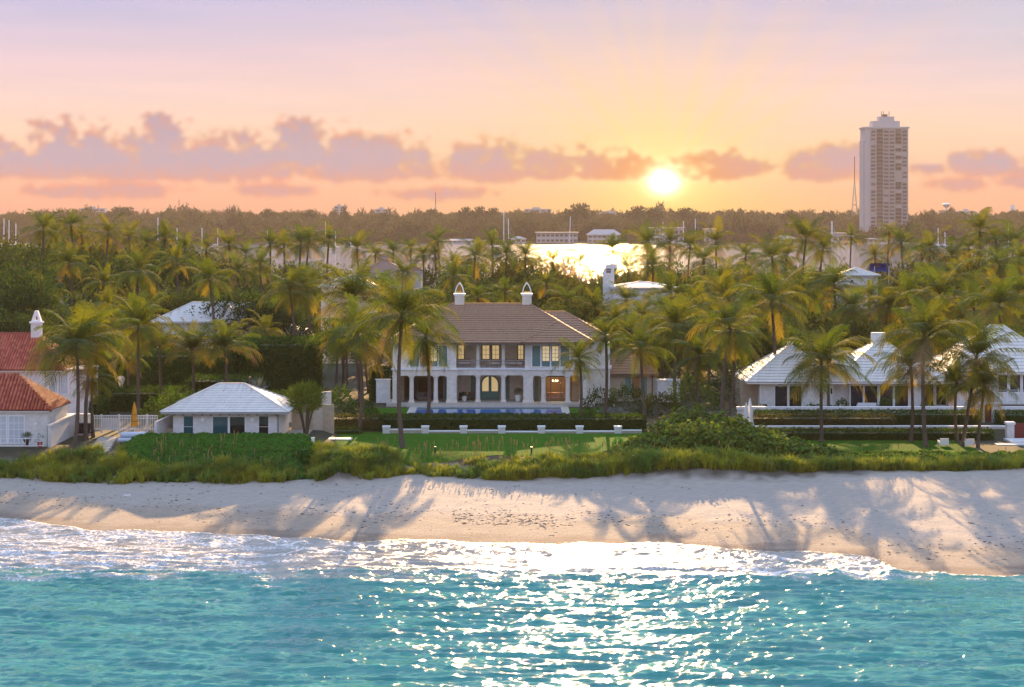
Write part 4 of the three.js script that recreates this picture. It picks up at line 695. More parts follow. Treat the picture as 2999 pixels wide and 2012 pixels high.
// ---------------------------------------------------------------- white roofed house on the right
{
  const Y0 = 4.2, h = thing('white_roof_house', 'long low white house with white tiled hip roofs behind clipped hedges', 'house', [0, Y0, ZP(195)]);
  const e = 2.95, w = (px) => XP(px, 195);
  box('wall', [w(2228), w(2440), -0.4, e, -9, 0], M.white, h); box('wall', [w(2440), w(2490), -0.4, e, -9, -1.2], M.white, h); box('wall', [w(2490), w(2712), -0.4, e, -9, -0.6], M.white, h); box('wall', [w(2712), w(2790), -0.4, e, -9, -2.2], M.white, h);
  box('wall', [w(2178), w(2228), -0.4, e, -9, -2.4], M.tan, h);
  for (const [a, b, z] of [[2268, 2308, 0], [2310, 2350, 0], [2492, 2532, -0.6], [2533, 2575, -0.6], [2578, 2620, -0.6], [2622, 2665, -0.6], [2716, 2748, -2.2], [2752, 2786, -2.2]]) windowPart(h, w(a), w(b), 0.02, 2.55, z, { pane: M.glass, fw: 0.09, name: 'glass_door' });
  windowPart(h, w(2431), w(2439.5), 1.5, 2.3, 0, { pane: M.glass, fw: 0.06 });
  for (const px of [2286, 2364]) box('wall_vent', [w(px) - 0.15, w(px) + 0.15, 2.35, 2.7, 0, 0.06], M.grey, h);
  hipRoof(h, w(2186), w(2480), 0.7, -11.5, e, 7.1, 14, M.roofWhite, { lift: 0.09, gableR: false });
  hipRoof(h, w(2330), w(2640), -1.0, -12.5, e - 0.05, 6.1, 10, M.roofWhite, { lift: 0.09 });
  hipRoof(h, w(2436), w(2786), 0.6, -14.0, e + 0.03, 7.7, 16, M.roofWhite, { lift: 0.09 });
  box('ridge_block', [w(2584), w(2625), 7.0, 8.2, -7.2, -6.2], M.white, h);
  box('upper_wall', [w(2785), w(3120), -0.4, 4.0, -12, -1.2], M.white, h);
  for (const [a, b] of [[2930, 2960], [2964, 2998], [3002, 3040]]) windowPart(h, w(a), w(b), 1.6, 3.7, -1.2, { pane: M.glass, fw: 0.08 });
  hipRoof(h, w(2775), w(3150), -0.4, -13.5, 4.0, 9.0, 14, M.roofWhite, { lift: 0.09 });
  { const g = new Geo(); for (let y = 0.9; y < 2.2; y += 0.22) g.box(w(2915), w(3080), y, y + 0.05, 0.1, 0.15); for (let x = w(2915); x < w(3080); x += 1.3) g.box(x, x + 0.07, 0.6, 2.25, 0.08, 0.17); mesh('balcony_railing', g.build(), M.trim, h); box('balcony', [w(2910), w(3090), 0.4, 0.62, -1.2, 0.3], M.white, h); }
  mesh('gutter', new Geo().bar(V(w(2188), e - 0.1, 0.6), V(w(2224), e - 0.15, 0.5), 0.12).bar(V(w(2226), e - 0.1, 0.25), V(w(2226), 0, 0.25), 0.1).build(), M.trim, h);
  const tw = thing('terrace_wall', 'long white parapet in front of the white roofed house', 'wall', [0, 0, ZP(186)]); box('panel', [XP(2160, 186), XP(2868, 186), 3.4, 5.0, -0.3, 0], M.white, tw); box('coping', [XP(2158, 186), XP(2870, 186), 5.0, 5.32, -0.4, 0.1], M.trim, tw); box('panel', [XP(2912, 186), XP(3150, 186), 3.4, 5.0, -0.3, 0], M.white, tw); box('coping', [XP(2912, 186), XP(3150, 186), 5.0, 5.32, -0.4, 0.1], M.trim, tw);
  const lw = thing('low_wall', 'low white retaining wall between the two dark hedges', 'wall', [0, 0, ZP(179.2)]); box('panel', [XP(2205, 179.2), XP(2950, 179.2), 2.4, 3.9, -0.4, 0], M.white, lw); box('coping', [XP(2205, 179.2), XP(2952, 179.2), 3.9, 4.05, -0.5, 0.08], M.trim, lw);
  for (const [a, d, top, lab] of [[2872, 186, 5.75, 'white gate pier left of the upper red gate'], [2914, 186, 5.75, 'white gate pier right of the upper red gate'], [2958, 177, 4.75, 'white gate pier beside the lower red gate']]) { const p = thing('gate_pier', lab, 'pillar', [XP(a, d), 0, ZP(d)]); box('shaft', [-0.38, 0.38, 2.4, top - 0.25, -0.4, 0.35], M.white, p); box('cap', [-0.47, 0.47, top - 0.25, top, -0.5, 0.45], M.trim, p); }
  for (const [a, b, d, y0, y1, lab] of [[2880, 2906, 186, 3.7, 5.6, 'dark red wooden gate in the upper white wall'], [2967, 3010, 177, 2.9, 4.6, 'dark red wooden gate beside the lower white steps']]) { const g = thing('wooden_gate', lab, 'gate', [0, 0, ZP(d)]), n = 7; for (let i = 0; i < n; i++) box('board', [XP(a, d), XP(b, d), lerp(y0, y1, i / n) + 0.01, lerp(y0, y1, (i + 1) / n) - 0.02, -0.1, -0.04 + 0.01 * (i % 2)], M.redWood, g); box('frame', [XP(a, d), XP(b, d), y0, y1, -0.14, -0.1], M.redWood, g); }
  const ws = thing('beach_steps', 'white paved steps below the lower red gate', 'steps', [0, 0, ZP(175)]); box('step', [XP(2950, 175), XP(3080, 175), 2.3, 3.15, -1.5, 1.6], M.white, ws); box('step', [XP(2900, 175), XP(3080, 175), 2.2, 2.99, 1.6, 3.0], M.white, ws);
}

// ---------------------------------------------------------------- houses among the trees
{
  const h = thing('white_metal_roof_house', 'white house with pale metal roof and twin pointed dormers above the tall hedge', 'house', [XP(630, 246), 3.5, ZP(246)]), e = 7.4;
  box('wall', [-8.4, 6.6, -0.5, e, -9, 0], M.white, h); hipRoof(h, -9.2, 7.0, 0.6, -10, e, 10.0, 11, M.roofWhite, { lift: 0.05, gableR: true });
  box('wall', [6.6, 12, -0.5, 5.2, -9, 0.4], M.white, h); hipRoof(h, 3.0, 12.5, 0.8, -9.5, 5.9, 7.6, 7, M.roofWhite, { lift: 0.05 });
  for (const x of [2.1, 4.3]) { box('dormer_wall', [x - 0.75, x + 0.75, 5.0, 8.0, -3, 0.35], M.white, h); hipRoof(h, x - 1.05, x + 1.05, 0.75, -4.6, 8.0, 9.9, 5, M.roofWhite, { axis: 'z', gableL: true, gableR: true, lift: 0.03 }).name = 'dormer_roof'; windowPart(h, x - 0.35, x + 0.35, 6.0, 7.6, 0.35, { pane: M.glass }); }
  const t = thing('terrace_wall', 'white terrace wall below the pale metal roofed house', 'wall', [XP(770, 236), 3.6, ZP(236)]); box('panel', [-4, 5.6, -0.5, 4.5, -0.3, 0], M.white, t); box('coping', [-4.1, 5.7, 4.5, 4.65, -0.4, 0.1], M.trim, t);
  const simple = (name, label, px0, px1, yEave, yRidge, d, depth, wallM, roofM, n = 8, opt = {}) => { const x0 = XP(px0, d), x1 = XP(px1, d), cx = (x0 + x1) / 2, y0 = gh(cx, d), ye = YP(yEave, d) - y0, yr = YP(yRidge, d + depth / 2 / K) - y0, g = thing(name, label, 'house', [cx, y0, ZP(d)]), hw = (x1 - x0) / 2; box('wall', [-hw + 0.5, hw - 0.5, -0.5, ye, -depth + 0.5, -0.5], wallM, g); hipRoof(g, -hw, hw, 0, -depth, ye, Math.max(yr, ye + 0.8), n, roofM, { lift: 0.05, ...opt }); return [g, hw, ye]; };
  simple('white_hip_house', 'white hip roofed pavilion half hidden by palms left of the brown roof', 930, 1105, 838, 806, 262, 9, M.cream, M.roofWhite);
  const tanRoof = std({ color: rgb(0.36, 0.21, 0.14), roughness: 0.8 });
  simple('tan_roof_house', 'tan tiled house among palms beside the lagoon', 1055, 1190, 795, 752, 372, 13, M.cream, tanRoof, 8);
  simple('tan_roof_house', 'smaller tan tiled house with white verandah beside the lagoon', 1180, 1240, 793, 762, 380, 8, M.white, tanRoof, 6);
  const [g1, , e1] = simple('white_villa', 'broad white house glimpsed through golden palms', 1790, 1985, 842, 826, 292, 10, M.white, M.roofWhite, 6);
  const tw = thing('white_tower', 'narrow white tower with two dark slots beside the broad white house', 'tower', [XP(1783, 296), 3, ZP(296)]); box('shaft', [-0.95, 0.95, -0.5, YP(785, 296) - 3, -1, 0.6], M.white, tw); box('cap', [-0.6, 1.5, YP(785, 296) - 3, YP(772, 296) - 3, -0.8, 0.5], M.white, tw); for (const py of [789, 796]) box('slot', [-0.45, 0.35, YP(py, 296) - 3.15, YP(py, 296) - 2.85, 0.6, 0.64], M.darkFrame, tw);
  const [g2, , e2] = simple('white_hip_house', 'white house with flat topped hip roof under the tall tower block', 2455, 2580, 806, 783, 345, 9, M.white, M.roofWhite, 6);
  windowPart(g2, 1.6, 2.3, e2 - 2.6, e2 - 0.9, -0.49, { pane: M.glass }); windowPart(g2, -1.7, -1.1, e2 - 1.6, e2 - 0.9, -0.49, { pane: M.glass });
  const aw = thing('boat_awning', 'blue canvas boat awning on thin posts by the lagoon', 'awning', [XP(2582, 385), 0.2, ZP(385)]); const ag = new THREE.CylinderGeometry(2.6, 2.6, 4, 12, 1, true, 0, Math.PI).rotateZ(Math.PI / 2).rotateX(-Math.PI / 2).scale(1.15, 0.35, 1).translate(0, YP(783, 385) - 0.2, 0); mesh('canvas', ag, M.blueCanvas, aw); for (const x of [-1.6, 1.6]) box('post', [x - 0.06, x + 0.06, 0, YP(782, 385), 0.3, 0.42], M.trim, aw);
  // motor yacht between the palms
  const y = thing('motor_yacht', 'white motor yacht with flybridge moored behind the left palms', 'yacht', [XP(985, 432), 0, ZP(432)]);
  const hull = new THREE.Shape([[-7, 0], [5.5, 0], [7.5, 2.0], [-7, 1.7]].map((p) => new THREE.Vector2(...p))); mesh('hull', new THREE.ExtrudeGeometry(hull, { depth: 4, bevelEnabled: false }).translate(0, -0.2, -2), M.trim, y);
  box('cabin', [-5, 3, 1.7, 4.2, -1.7, 1.7], M.trim, y); box('cabin_window', [-4.5, 2.5, 2.7, 3.6, 1.7, 1.75], M.glass, y); box('flybridge', [-3.5, 1.5, 4.2, 6.3, -1.5, 1.5], M.trim, y); box('hardtop', [-4, 2, 8.0, 8.25, -1.6, 1.6], M.trim, y); for (const x of [-3.2, 1.2]) box('post', [x, x + 0.12, 6.3, 8.0, 1.2, 1.32], M.trim, y); mesh('antenna', new Geo().bar(V(-1, 8.2, 0), V(-1.4, 11, 0), 0.08).build(), M.trim, y);
}

// ---------------------------------------------------------------- far shore: tower block, masts, buildings, boats
{
  const d = 1700, k = d / F5, cx = XP(2597, d), y0 = 1.5, t = thing('apartment_tower', 'tall white apartment tower rising beyond the lagoon', 'tower block', [cx, y0, ZP(d)]);
  const W = 63.5 * k, top = YP(376, d) - y0, tw = std({ color: rgb(0.55, 0.51, 0.485), roughness: 0.8 }), dark = std({ color: rgb(0.085, 0.06, 0.05), roughness: 0.35 }), mid = std({ color: rgb(0.15, 0.11, 0.09), roughness: 0.4 }), pale = std({ color: rgb(0.5, 0.42, 0.34), roughness: 0.5 });
  box('wall', [-W, W, -2, top, -26, 0], tw, t); box('corner_wall', [-W - 1.2, -W + 4.5, -2, top - 12, -24, -3], tw, t);
  box('roof_cap', [-W - 1.3, W + 1.3, top, top + 1.6, -27, 0.9], tw, t); box('penthouse', [-W * 0.62, W * 0.64, top + 1.6, top + 7.5, -20, -3], tw, t); box('penthouse', [-W * 0.3, W * 0.4, top + 7.5, top + 12, -17, -5], tw, t); box('roof_tank', [-2.5, 2.5, top + 12, top + 14.5, -12, -8], M.darkFrame, t);
  for (const x of [-3.6, -1.5, 3.9]) mesh('antenna', new Geo().bar(V(x, top + 12, -8), V(x, top + 17.5, -8), 0.5).build(), M.darkFrame, t);
  const F = 29, fh = (top - 4) / F, cols = [[-0.72, -0.52, 0.55], [-0.46, -0.17, 0.86], [-0.13, 0.09, 0.52], [0.14, 0.36, 0.52], [0.41, 0.68, 0.86], [0.73, 0.93, 0.55]];
  const geos = cols.map(([a, b, hh]) => boxGeo(a * W, b * W, 0, fh * hh, 0.0, 0.45));
  for (let f = 0; f < F; f++) for (let c = 0; c < 6; c++) { const m = mesh('window', geos[c], R() < 0.12 ? pale : cols[c][2] > 0.8 ? (R() < 0.7 ? dark : mid) : R() < 0.6 ? mid : dark, t); m.position.set(0, 3.5 + f * fh, 0); }
  for (let f = 0; f <= F; f++) box('floor_slab', [-W * 0.78, W * 0.97, 3.5 + f * fh - 0.35, 3.5 + f * fh - 0.05, 0, 0.8], tw, t);
  const lattice = (name, label, px, pyTop, dd, baseW, hgt0) => { const g = new Geo(), x = XP(px, dd), yb = farY(x, dd), h = YP(pyTop, dd) - yb, o = thing(name, label, 'mast', [x, yb, ZP(dd)]), mid_ = h * 0.62; for (const s of [-1, 1]) for (const q of [-1, 1]) g.bar(V(s * baseW, 0, q * baseW), V(s * 0.5, mid_, q * 0.5), 0.55); for (let i = 0; i < 9; i++) { const a = i / 9, b = (i + 1) / 9, w0 = lerp(baseW, 0.5, a), w1 = lerp(baseW, 0.5, b); g.bar(V(-w0, a * mid_, w0), V(w1, b * mid_, w1), 0.35).bar(V(w0, a * mid_, w0), V(-w1, b * mid_, w1), 0.35); } mesh('lattice', g.build(), M.steel, o); mesh('spire', new Geo().bar(V(0, mid_, 0), V(0, h, 0), 0.9).build(), std({ color: rgb(0.4, 0.12, 0.08), roughness: 0.7 }), o); box('platform', [-2.4, 2.4, mid_ * 0.5, mid_ * 0.5 + 0.8, -2.4, 2.4], M.steel, o); };
  lattice('radio_mast', 'red and steel lattice radio mast left of the apartment tower', 2503, 458, 2150, 4.5);
  lattice('radio_mast', 'thin lattice mast on the skyline behind the left palms', 1276, 563, 2250, 2.2);
  lattice('radio_mast', 'faint needle mast on the far left skyline', 525, 585, 2300, 0.9);
  lattice('radio_mast', 'short aerial on the skyline above the far left buildings', 288, 600, 2300, 1.5);
  const wt = thing('water_tower', 'slender water tower on the skyline right of the apartment tower', 'water tower', [XP(2772, 2300), farY(XP(2772, 2300), 2300), ZP(2300)]), wh = YP(604, 2300) - wt.position.y; mesh('shaft', new THREE.CylinderGeometry(1.1, 1.4, wh, 10).translate(0, wh / 2, 0), M.trim, wt); mesh('tank', new THREE.CylinderGeometry(6, 1.6, 4.5, 14).translate(0, wh, 0), M.trim, wt); mesh('tank_top', new THREE.SphereGeometry(6, 12, 6, 0, 6.29, 0, 1.57).scale(1, 0.35, 1).translate(0, wh + 2.2, 0), M.trim, wt);
  const ck = thing('smokestack', 'pale smokestack on the far right skyline', 'chimney', [XP(2966, 2350), farY(XP(2966, 2350), 2350), ZP(2350)]), ch = YP(600, 2350) - ck.position.y; mesh('shaft', new THREE.CylinderGeometry(2.6, 4.6, ch, 14).translate(0, ch / 2, 0), M.trim, ck);
  for (const [a, b, py, dd, lab] of [[2755, 2812, 620, 2300, 'long pale apartment block right of the water tower foot'], [2812, 2856, 617, 2330, 'taller pale block in the middle of the right skyline'], [2856, 2900, 625, 2310, 'low pale block at the right end of the skyline row'], [978, 1012, 603, 2350, 'pale tower block standing alone on the left skyline'], [1098, 1140, 612, 2350, 'low pale block on the skyline right of the lone tower block'], [236, 308, 610, 2320, 'grey blocks on the far left skyline'], [1536, 1615, 612, 2350, 'long hazy block on the skyline left of the domed tree'], [1756, 1822, 622, 2300, 'hazy low building on the skyline under the sunset']]) {
    const x0 = XP(a, dd), x1 = XP(b, dd), o = thing('skyline_building', lab, 'building', [(x0 + x1) / 2, farY(x0, dd), ZP(dd)], 0, 'buildings along the skyline'), hw = (x1 - x0) / 2, hh = YP(py, dd) - farY(x0, dd), n = Math.max(2, Math.round(hw / 4));
    box('wall', [-hw, hw, 0, hh, -14, 0], tw, o); box('roof_block', [-hw * 0.4, hw * 0.2, hh, hh + 2.4, -10, -3], tw, o);
    for (let f = 0; f < 4; f++) for (let i = 0; i < n; i++) box('window', [lerp(-hw, hw, (i + 0.2) / n), lerp(-hw, hw, (i + 0.8) / n), hh - 3.6 - f * 3.4, hh - 1.6 - f * 3.4, 0, 0.2], mid, o);
  }
  const shoreHouse = (name, label, a, b, pyTop, storeys, roof) => { const dd = 1632, x0 = XP(a, dd), x1 = XP(b, dd), hw = (x1 - x0) / 2, o = thing(name, label, 'building', [(x0 + x1) / 2, 1, ZP(dd)]), hh = YP(pyTop, dd) - 1, eh = roof ? hh * 0.62 : hh, n = Math.round(hw / 2.2); box('wall', [-hw, hw, -1.5, eh, -12, 0], tw, o); if (roof) hipRoof(o, -hw - 1, hw + 1, 1, -13, eh, hh, 5, tw, { lift: 0.1 }); else box('roof_slab', [-hw - 1.5, hw + 1.5, eh, eh + 0.7, -13, 1.8], tw, o); for (let s = 0; s < storeys; s++) for (let i = 0; i < n; i++) box('window', [lerp(-hw, hw, (i + 0.15) / n), lerp(-hw, hw, (i + 0.85) / n), eh - (s + 0.72) * eh / storeys, eh - (s + 0.3) * eh / storeys, 0, 0.25], mid, o); box('dock', [-hw - 6, hw + 8, -1.2, -0.2, 2, 6], tw, o); };
  shoreHouse('yacht_club', 'long white two storey building on the far waterfront', 1572, 1692, 682, 2, false); shoreHouse('waterfront_house', 'white hip roofed house on the far waterfront right of the long building', 1722, 1818, 672, 2, true);
  shoreHouse('waterfront_house', 'hazy flat roofed house on the far waterfront below the sun', 1906, 2002, 668, 2, false); shoreHouse('waterfront_house', 'small block house on the far waterfront right of the sun', 2066, 2094, 672, 2, false); shoreHouse('waterfront_house', 'low boathouse on the far waterfront left of the long building', 1498, 1540, 692, 1, true); shoreHouse('waterfront_house', 'long low boat shed on the far waterfront above the left lagoon', 1300, 1420, 700, 1, true); shoreHouse('waterfront_house', 'low white house on the far waterfront left of the apartment tower', 2270, 2330, 690, 1, true); shoreHouse('waterfront_house', 'white dock building left of the apartment tower foot', 2440, 2500, 684, 1, false); shoreHouse('waterfront_house', 'white podium house at the apartment tower foot', 2545, 2650, 700, 1, false);
  // sailing boats
  const boat = (px, pyTop, dd, lean, label) => { const x = XP(px, dd), o = thing('sailing_boat', label, 'sailing boat', [x, 0, ZP(dd)], 0, 'boats moored on the lagoon'), h = YP(pyTop, dd), k2 = clamp(h / 18, 0.5, 1.6); const s = new THREE.Shape([[-5.5, 1.0], [-4.8, 0], [3.6, 0], [6, 1.35]].map((p) => new THREE.Vector2(p[0] * k2, p[1] * k2))); mesh('hull', new THREE.ExtrudeGeometry(s, { depth: 3, bevelEnabled: false }).translate(0, -0.1, -1.5), M.trim, o); box('cabin', [-2.4 * k2, 1.5 * k2, 1.1 * k2, 1.9 * k2, -0.8, 0.8], M.trim, o); mesh('mast', new Geo().bar(V(0, 1, 0), V(lean * h, h, 0), 0.34 + dd / 5200).build(), M.trim, o); mesh('boom', new Geo().bar(V(0, 2.6 * k2, 0), V(-4.4 * k2, 2.5 * k2, 0), 0.4).build(), M.trim, o); mesh('stay', new Geo().bar(V(lean * h, h * 0.97, 0), V(5.6 * k2, 1.4, 0), 0.12).build(), M.steel, o); };
  [[12, 640, 1350, 0], [27, 645, 1400, 0], [47, 655, 1420, 0], [463, 637, 1300, 0], [519, 668, 1420, 0], [592, 667, 1450, 0], [638, 668, 1450, 0], [784, 674, 1500, 0], [954, 650, 1350, 0], [983, 676, 1450, 0], [1028, 693, 1500, 0], [1452, 671, 1480, 0], [1476, 617, 1150, 0], [1491, 640, 1250, -0.02], [1668, 634, 1300, 0.03], [1942, 650, 1480, 0], [2002, 648, 1500, 0], [2037, 640, 1300, 0], [2437, 648, 560, 0], [2748, 668, 1500, 0], [2768, 680, 1500, 0], [2954, 655, 1420, 0]].forEach(([px, py, dd, lean], i) => boat(px, py, dd, lean, dd < 600 ? 'tall bare white mast of the near sailing boat below the radio mast' : ORD(i + 1) + ' bare masted sailing boat from the left along the lagoon'));
}
// mainland wood
{
  const cg = [crownGeo(31, 18, 22, 0.24, 0.8), crownGeo(32, 15, 26, 0.25, 0.65), crownGeo(33, 20, 20, 0.22, 1.0)], mats = [L.far, leafMat(0.052, 0.06, 0.024, 0.3), leafMat(0.07, 0.065, 0.03, 0.3)];
  const lists = [[], [], []], q = new THREE.Quaternion();
  const put = (v, x, dd, rx, ry, sink = 0.15) => lists[v].push(new THREE.Matrix4().compose(V(x, farY(x, dd) + ry * (0.75 - sink), ZP(dd)), q.setFromAxisAngle(V(0, 1, 0), R() * 6.28).clone(), V(rx, ry, rx)));
  for (let dd = 1628; dd < 2420; dd += dd < 1700 ? 6 : dd < 1900 ? 11 : 16) { const half = dd * 0.325; for (let x = -half; x < half; x += rr(6, 15)) { const xx = x + rr(-4, 4), d2 = dd + rr(-5, 5), t = d2 - farShore(xx); if (t < 5) continue; const clear = [[1555, 1700], [1712, 1828], [1900, 2010], [2530, 2665], [2435, 2505], [1495, 1545]].some(([a, b]) => { const px = CX + xx * F5 / d2; return px > a - 8 && px < b + 8 && d2 < 1662; }); if (clear) continue; const tall = 0.62 + 0.9 * Math.max(-0.2, fbm(xx / 70, d2 / 200, 3)) + 0.3 * R() + (R() < 0.05 ? 0.4 : 0), small = t < 26 ? 0.55 : 1; put((R() * 3) | 0, xx, d2, rr(6, 10.5) * small, rr(8.5, 12) * tall * small); } }
  for (const [px, py, dd, r, sq] of [[1690, 592, 1960, 20, 0.95], [1862, 600, 1900, 15, 1], [1905, 604, 1920, 14, 0.9], [2000, 606, 1950, 16, 0.7], [2306, 612, 1900, 12, 1], [340, 606, 1990, 15, 0.8], [365, 604, 2000, 14, 0.8], [1120, 622, 1990, 9, 1], [1260, 610, 2000, 12, 1], [1360, 604, 2010, 10, 1.2], [1400, 602, 2010, 11, 1.2], [1440, 606, 2010, 11, 1.1], [900, 612, 1990, 11, 0.9], [780, 610, 2000, 9, 1], [560, 616, 1990, 14, 0.7], [2150, 618, 1960, 14, 0.8], [2420, 618, 1950, 14, 0.7], [2720, 628, 1900, 11, 0.8], [2900, 632, 1850, 12, 0.9]]) { const x = XP(px, dd), top = YP(py, dd); lists[1].push(new THREE.Matrix4().compose(V(x, top - r * sq * 0.8, ZP(dd)), new THREE.Quaternion(), V(r, r * sq, r))); lists[0].push(new THREE.Matrix4().compose(V(x + 4, top - r * sq * 1.3, ZP(dd - 6)), new THREE.Quaternion(), V(r * 1.1, r * sq, r))); }
  lists.forEach((l, i) => { const im = new THREE.InstancedMesh(cg[i], mats[i], l.length); l.forEach((m, k) => im.setMatrixAt(k, m)); im.name = ['mainland_forest', 'mainland_woods', 'mainland_treeline'][i]; scene.add(im); tag(im, ['rounded olive crowns of the hazy wood across the lagoon', 'broad spreading crowns in the wood across the lagoon', 'taller narrow crowns in the wood across the lagoon'][i], 'wood', null, 'stuff'); });
}

// ---------------------------------------------------------------- garden walls, hedges and shrubs
{
  const d = 178, yb = 3.35;
  [1132, 1246, 1358, 1470, 1586, 1698, 1810].forEach((px, i) => { const x = XP(px, d), p = thing('wall_pier', 'stone pier, ' + ['first', 'second', 'third', 'fourth', 'fifth', 'sixth', 'seventh'][i] + ' from the left along the lawn edge', 'pillar', [x, yb, ZP(d)], 0, 'piers of the low lawn wall'), w = 0.36; for (let c = 0; c < 4; c++) box('block', [-w - 0.015 * (c % 2), w + 0.012 * ((c + 1) % 2), 0.18 * c - (c ? 0 : 0.3), 0.18 * c + 0.165, -w, w + 0.012 * (c % 2)], M.white, p); box('cap', [-w - 0.06, w + 0.06, 0.72, 0.86, -w - 0.06, w + 0.06], M.trim, p); });
  const ends = [1132, 1246, 1358, 1470, 1586, 1698, 1810, 1880];
  for (let i = 0; i < 7; i++) { const w = thing('low_wall', 'low white wall coping after the ' + ['first', 'second', 'third', 'fourth', 'fifth', 'sixth', 'seventh'][i] + ' stone pier from the left', 'wall', [0, yb, ZP(d)], 0, 'low walls between the piers'), a = XP(ends[i], d) + 0.37, b = XP(ends[i + 1], d) - (i < 6 ? 0.37 : 0), y = [0.42, 0.26, 0.33, 0.2, 0.3, 0.24, 0.33][i]; box('coping', [a, b, y, y + 0.12, -0.2, 0.22], M.trim, w); box('base', [a, b, -0.3, y, -0.15, 0.12], M.stone, w); }
  hedge('clipped_hedge', 'long clipped hedge between the swimming pool and the low lawn wall', XP(1120, 181), XP(1888, 181), 179.6, 182.6, 3.3, 4.88, L.hedge, { per: 112, leaf: 0.17 });
  hedge('clipped_hedge', 'thin flowering hedge left of the low lawn wall', XP(935, 181), XP(1118, 181), 180, 182, 3.3, 4.85, L.bronze, { per: 67, leaf: 0.17, rough: 0.3 });
  hedge('clipped_hedge', 'low dark hedge strip at the back left corner of the lawn', XP(935, 178), XP(1060, 178), 177.2, 178.4, 3.3, 3.95, L.hedge, { leaf: 0.14 });
  hedge('clipped_hedge', 'upper dark hedge under the white parapet', XP(2215, 184), XP(2868, 184), 182.6, 185.2, 3.7, 5.0, L.hedge, { per: 90 });
  hedge('clipped_hedge', 'bronze tinged hedge in front of the upper dark hedge', XP(2195, 181.5), XP(2615, 181.5), 180.4, 182.4, 3.7, 4.85, L.bronze, { per: 90, rough: 0.18 });
  hedge('clipped_hedge', 'long dark hedge along the foot of the low white wall', XP(2240, 177), XP(2905, 177), 176.2, 178.4, 2.85, 3.85, L.hedge, { per: 105 });
  hedge('clipped_hedge', 'dark hedge right of the upper red gate', XP(2918, 184), XP(3080, 184), 182.6, 185.2, 3.3, 4.95, L.hedge, { per: 90 });
  hedge('tall_hedge', 'tall dense hedge below the pale metal roofed house', XP(690, 214), XP(925, 214), 211, 220, 3.8, 10.3, L.hedge, { per: 57, leaf: 0.26, rough: 0.5 });
  hedge('tall_hedge', 'dark hedge wall behind the small palms', XP(290, 212), XP(690, 212), 210, 216, 3.8, 9.0, L.hedge, { per: 45, leaf: 0.26, rough: 0.4 });
  hedge('tall_hedge', 'mid height clipped hedge behind the yellow umbrella', XP(330, 196), XP(560, 196), 194, 200, 3.7, 6.05, L.hedge, { per: 67, leaf: 0.2, rough: 0.25 });
  hedge('tall_hedge', 'low dark hedge behind the terrace wall on the left', XP(170, 190), XP(300, 190), 188, 193, 3.6, 5.6, L.hedge, { per: 67, leaf: 0.2, rough: 0.25 });
  hedge('tall_hedge', 'low hedge in shade under the small palms', XP(560, 200), XP(760, 200), 198, 203, 3.8, 7.1, L.hedge, { per: 57, leaf: 0.2, rough: 0.25 });
  hedge('tall_hedge', 'hedge behind the white cabana roof', XP(640, 190), XP(925, 190), 186, 191, 3.7, 6.4, L.hedge, { per: 60, leaf: 0.2, rough: 0.3 });
  hedge('tall_hedge', 'narrow hedge beside the left end of the villa', XP(1085, 204), XP(1146, 204), 203, 206, 3.9, 7.9, L.hedge, { per: 67, leaf: 0.18, rough: 0.15 });
  const bt = thing('white_screen', 'white garden screen at the left end of the villa', 'screen', [XP(1122, 200), 4.2, ZP(200)]); box('panel', [-0.8, 0.85, 0, 2.7, -0.1, 0], M.white, bt); box('frame', [-0.9, 0.95, 2.7, 2.82, -0.14, 0.06], M.trim, bt);
  // green vine bank in front of the cabana
  { const rnd = mulberry(99), L_ = new Leaves(); for (let i = 0; i < 15000; i++) { const px = 360 + 555 * rnd(), t = rnd(), dd = lerp(157.5, 168.2, t), x = XP(px, dd), edge = smooth(0, 1.5, (px - 360) / 25) * (px > 880 ? smooth(915, 880, px) : 1); const y = gh(x, dd) + lerp(0.25, 0.62, t) * (0.5 + 0.5 * edge) + 0.16 * fbm(x / 1.3, dd / 1.3, 2) - 0.2 * rnd() * rnd(); L_.disc(V(x, y, -dd * K), V(0, 0.75, 0.55).add(dirOn(rnd).multiplyScalar(0.7)).normalize(), 0.13 + 0.07 * rnd(), rnd); } const g = L_.build(), under = sheet(XP(372, 163), XP(905, 163), 157.8, 168.1, 40, 16, (x, dd) => gh(x, dd) + 0.18); const un = under.toNonIndexed(); un.deleteAttribute('uv'); un.setAttribute('color', new THREE.Float32BufferAttribute(new Float32Array(un.attributes.position.count * 3).fill(0.7), 3)); tag(mesh('vine_bank', mergeGeometries([g, un]), L.bank), 'dense bright green vine covered bank below the white cabana', 'hedge'); }
  hedge('vine_edge', 'sunlit yellow green edge of the vine bank', XP(893, 164), XP(918, 164), 160, 167, 3.2, 4.35, L.bank, { per: 82, leaf: 0.18, rough: 0.25 });
  // sea grape on the dune
  const sg = (px, py, dd, rx, ry, rz, n, mat, label) => shrub('sea_grape_bush', label, 'shrub', XP(px, dd), dd, rx, ry, rz, n, 0.30, mat, { round: true, group: 'sea grape bushes on the dune' });
